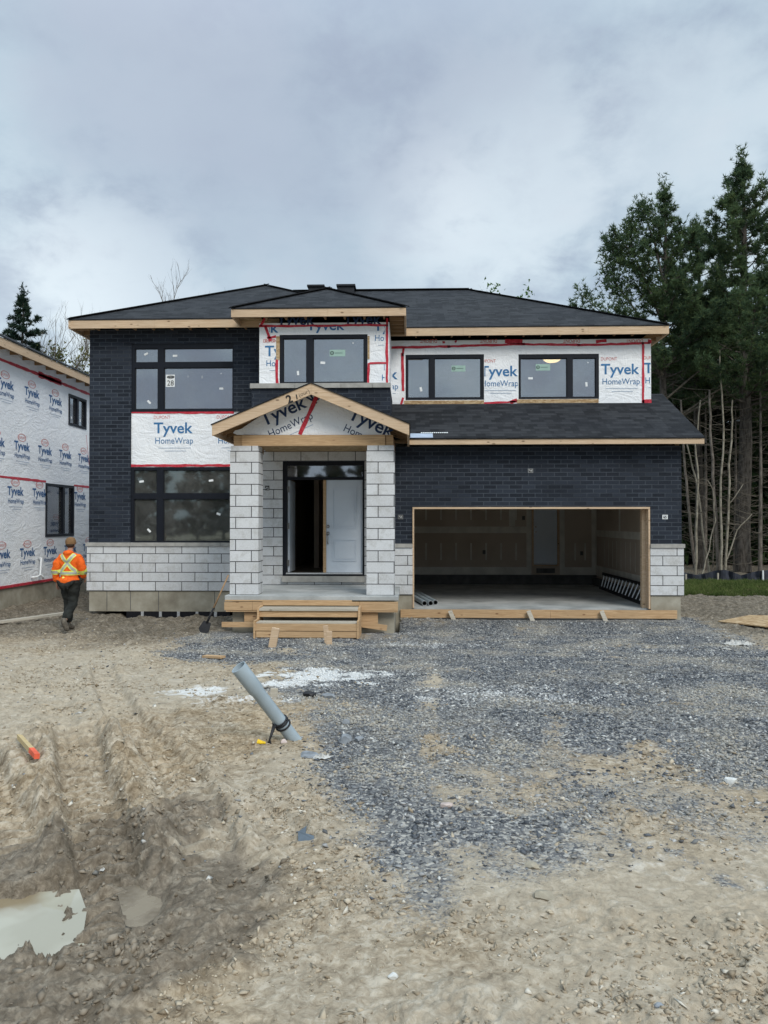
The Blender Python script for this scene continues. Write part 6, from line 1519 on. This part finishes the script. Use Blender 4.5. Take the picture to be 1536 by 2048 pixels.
# spruce and bare trees on the left
shp2 = lambda u: (1 - u) * 1.05 + .015
pine(onY(40, 44), 15.6, 4.5, 4.6, 61, 'dark spruce rising above the neighbouring roof at left', name='spruce_tree', m='spruce', nl=120, dens=1.0, up=.05, tl=.2, tw=.05, shape=shp2, dead=False)
pine(onY(-22, 42), 11.8, 4, 3.2, 63, 'second spruce cut by the left edge', name='spruce_tree', m='spruce', nl=80, dens=.9, up=.05, tl=.2, tw=.05, shape=shp2, dead=False)
pine(onY(98, 46), 11.6, 4, 2.6, 65, 'lower spruce just right of the dark one at left', name='spruce_tree', m='spruce', nl=70, dens=.9, up=.05, tl=.2, tw=.05, shape=shp2, dead=False)
def bare(loc, Ht, seed, label, leaves=0, lm='leaf', lr=(0, 1), r0=.14, name='bare_tree', up=.55):
    r3 = random.Random(seed); t = thing(name, loc, label, 'tree'); segs = []; tips = []
    def br(p, d, L, r_, dep):
        pts = [p]; dd_ = d.copy(); n = 4
        for i in range(n): dd_ = (dd_ + Vector((r3.gauss(0, .09), r3.gauss(0, .09), .05))).normalized(); pts.append(pts[-1] + dd_ * L / n)
        segs.append((pts, [r_ * (1 - .7 * i / n) for i in range(n + 1)]))
        if dep == 0: tips.append(pts[-1]); tips.append(pts[2]); return
        for k in range(r3.choice((4, 5, 5)) + (3 if dep == 4 else 0)):
            s_ = r3.uniform(.3 if dep < 4 else .45, 1.0); i = min(n - 1, int(s_ * n)); b0 = pts[i].lerp(pts[i + 1], s_ * n - i); ax_ = dd_.orthogonal().normalized(); ax_.rotate(Matrix.Rotation(r3.uniform(0, 6.28), 3, dd_))
            nd = (dd_ * up + ax_ * .42 + Vector((0, 0, .15))).normalized(); br(b0, nd, L * r3.uniform(.38, .58), max(.006, r_ * .42), dep - 1)
    br(Vector((0, 0, 0)), Vector((0, 0, 1)), Ht * .72, r0, 4 if Ht > 8 else 3)
    tipz = max((p for s_ in segs for p in s_[0]), key=lambda p: p.z); sx_ = tipz.x / tipz.z; sy_ = tipz.y / tipz.z; segs = [([Vector((p.x - sx_ * p.z, p.y - sy_ * p.z, p.z)) for p in a], b) for a, b in segs]; tips = [Vector((p.x - sx_ * p.z, p.y - sy_ * p.z, p.z)) for p in tips]
    k0 = Ht / max(p.z for s_ in segs for p in s_[0]); segs = [([Vector((p.x * k0 * .95, p.y * k0 * .95, p.z * k0)) for p in a], [r_ * .8 for r_ in b]) for a, b in segs]; tips = [Vector((p.x * k0 * .8, p.y * k0 * .8, p.z * k0)) for p in tips]
    limbs_mesh('branches', segs, M['greybark'], t, 4)
    if leaves:
        rr_ = np.random.RandomState(seed); T = np.array([tuple(p) for p in tips]); T = T[(T[:, 2] > lr[0]) & (T[:, 2] < lr[1])]
        if len(T): k_ = rr_.randint(0, len(T), leaves); Q = T[k_] + rr_.randn(leaves, 3) * .22; V, Fc = tufts(Q, np.tile([0, 0, .1], (leaves, 1)), 2, .14, .12, rr_); npmesh('foliage', V, Fc, M[lm], parent=t)
    return t
bare(onY(345, 40), 16.1, 3, 'bare leafless tree showing above the left roof', up=.75, r0=.2)
bare(onY(128, 44), 15.0, 5, 'thin tree with sparse brown-green leaves beside the spruce', 1500, lr=(4, 11.5), up=.8)
bare(onY(152, 45), 15.4, 8, 'tall sparse tree close to the left roof corner', 1300, lr=(4, 11), up=.8)
bare(onY(185, 46), 14.4, 9, 'thin tree tops just behind the left roof corner', 900, lr=(4, 11), up=.8)
bare(onY(100, 47), 13.2, 14, 'low sparse tree right beside the lower spruce', 1100, lr=(3, 11), up=.7)
bare(onY(113, 44.5), 14.4, 17, 'thin upright tree just right of the dark spruce', 1200, lr=(3, 11.5), up=.85)
bare(onY(166, 43), 13.6, 19, 'leafy thin tree touching the left eave', 2200, lr=(3, 12), up=.75)
bare(onY(1060, 42), 14.9, 12, 'small leafy treetop peeking over the right roof slope', 2600, 'leafg', (10, 15), up=.55, name='leafy_tree')
# evergreens across the street, behind the viewpoint, mirrored in the lower windows
shp3 = lambda u: (1 - u) ** .8 + .1
b3_ = pine((-24, -30, .4), 8.2, .4, 2.6, 71, 'low bushy evergreen at the start of the row across the street', name='evergreen_tree', m='pinedark', nl=60, dens=.7, up=.2, tw=.12, tl=.34, trunk_r=.12, dead=False, shape=shp3)
for k in range(17): copy_thing(b3_, (-21.5 + 3. * k, -30 - 2.5 * (k % 2), .4), 'evergreen in the row across the street', .92 + .1 * ((k * 7) % 5) / 4, k * .9, 'evergreens across the street')

# ------------------------------------------------------------------ silt fence and grass
sf = thing('silt_fence', onY(1450, 26.6), 'black fabric silt fence sagging between thin stakes before the wood', 'fence')
M['silt'] = simple('black_geotextile', (.02, .023, .032), .7, .3, 6)
q = MB(); tops = [(1360, 1149), (1395, 1156), (1432, 1147), (1450, 1145), (1482, 1156), (1515, 1148), (1536, 1146), (1600, 1150), (1700, 1146)]
xs_f = np.arange(1330, 1760, 4)
prev = None
for xx in xs_f:
    ty = np.interp(xx, [t_[0] for t_ in tops], [t_[1] for t_ in tops]) + .3 * math.sin(xx * .17); a = P(float(xx), float(ty), 26.6 + .12 * math.sin(xx * .23)); a.z += .10; c = Vector((a.x, 26.5 + .06 * math.sin(xx * .31 + 1), -.05)); m_ = a.lerp(c, .5) + Vector((0, .04 * math.sin(xx * .6), 0))
    cur = (a, m_, c)
    if prev: q.poly([prev[0], cur[0], cur[1], prev[1]]); q.poly([prev[1], cur[1], cur[2], prev[2]])
    prev = cur
q.build('fabric', M['silt'], sf, smooth=True)
for px, t_ in ((1436, 1146), (1526, 1141), (1372, 1148), (1610, 1142)):
    a = P(px, t_, 26.45); MB().box(a.x - .022, a.x + .022, 26.43, 26.48, -.02, a.z).build('post', M['white'] if px == 1526 else M['weathered'], sf)
rs_ = np.random.RandomState(2); n = 90000; gx = 5.9 + 24 * rs_.rand(n) ** 1.2; gy = 21.4 + 5.0 * rs_.rand(n); k = (gy > 21.5 + .6 * perlin(gx * .8, gx * 0 + 3.) + .5 * perlin(gx * 3, gy)) & (gx < .75 * gy + 2)
gx, gy = gx[k], gy[k]; hz = height(gx, gy); n = len(gx); V, Fc = tufts(np.stack([gx, gy, hz], -1), np.tile([0, 0, 1.], (n, 1)), 2, .11, .022, rs_, .35); o = npmesh('grass', V, Fc, M['grass']); tag(o, 'strip of short green grass before the silt fence', 'grass', kind='stuff')
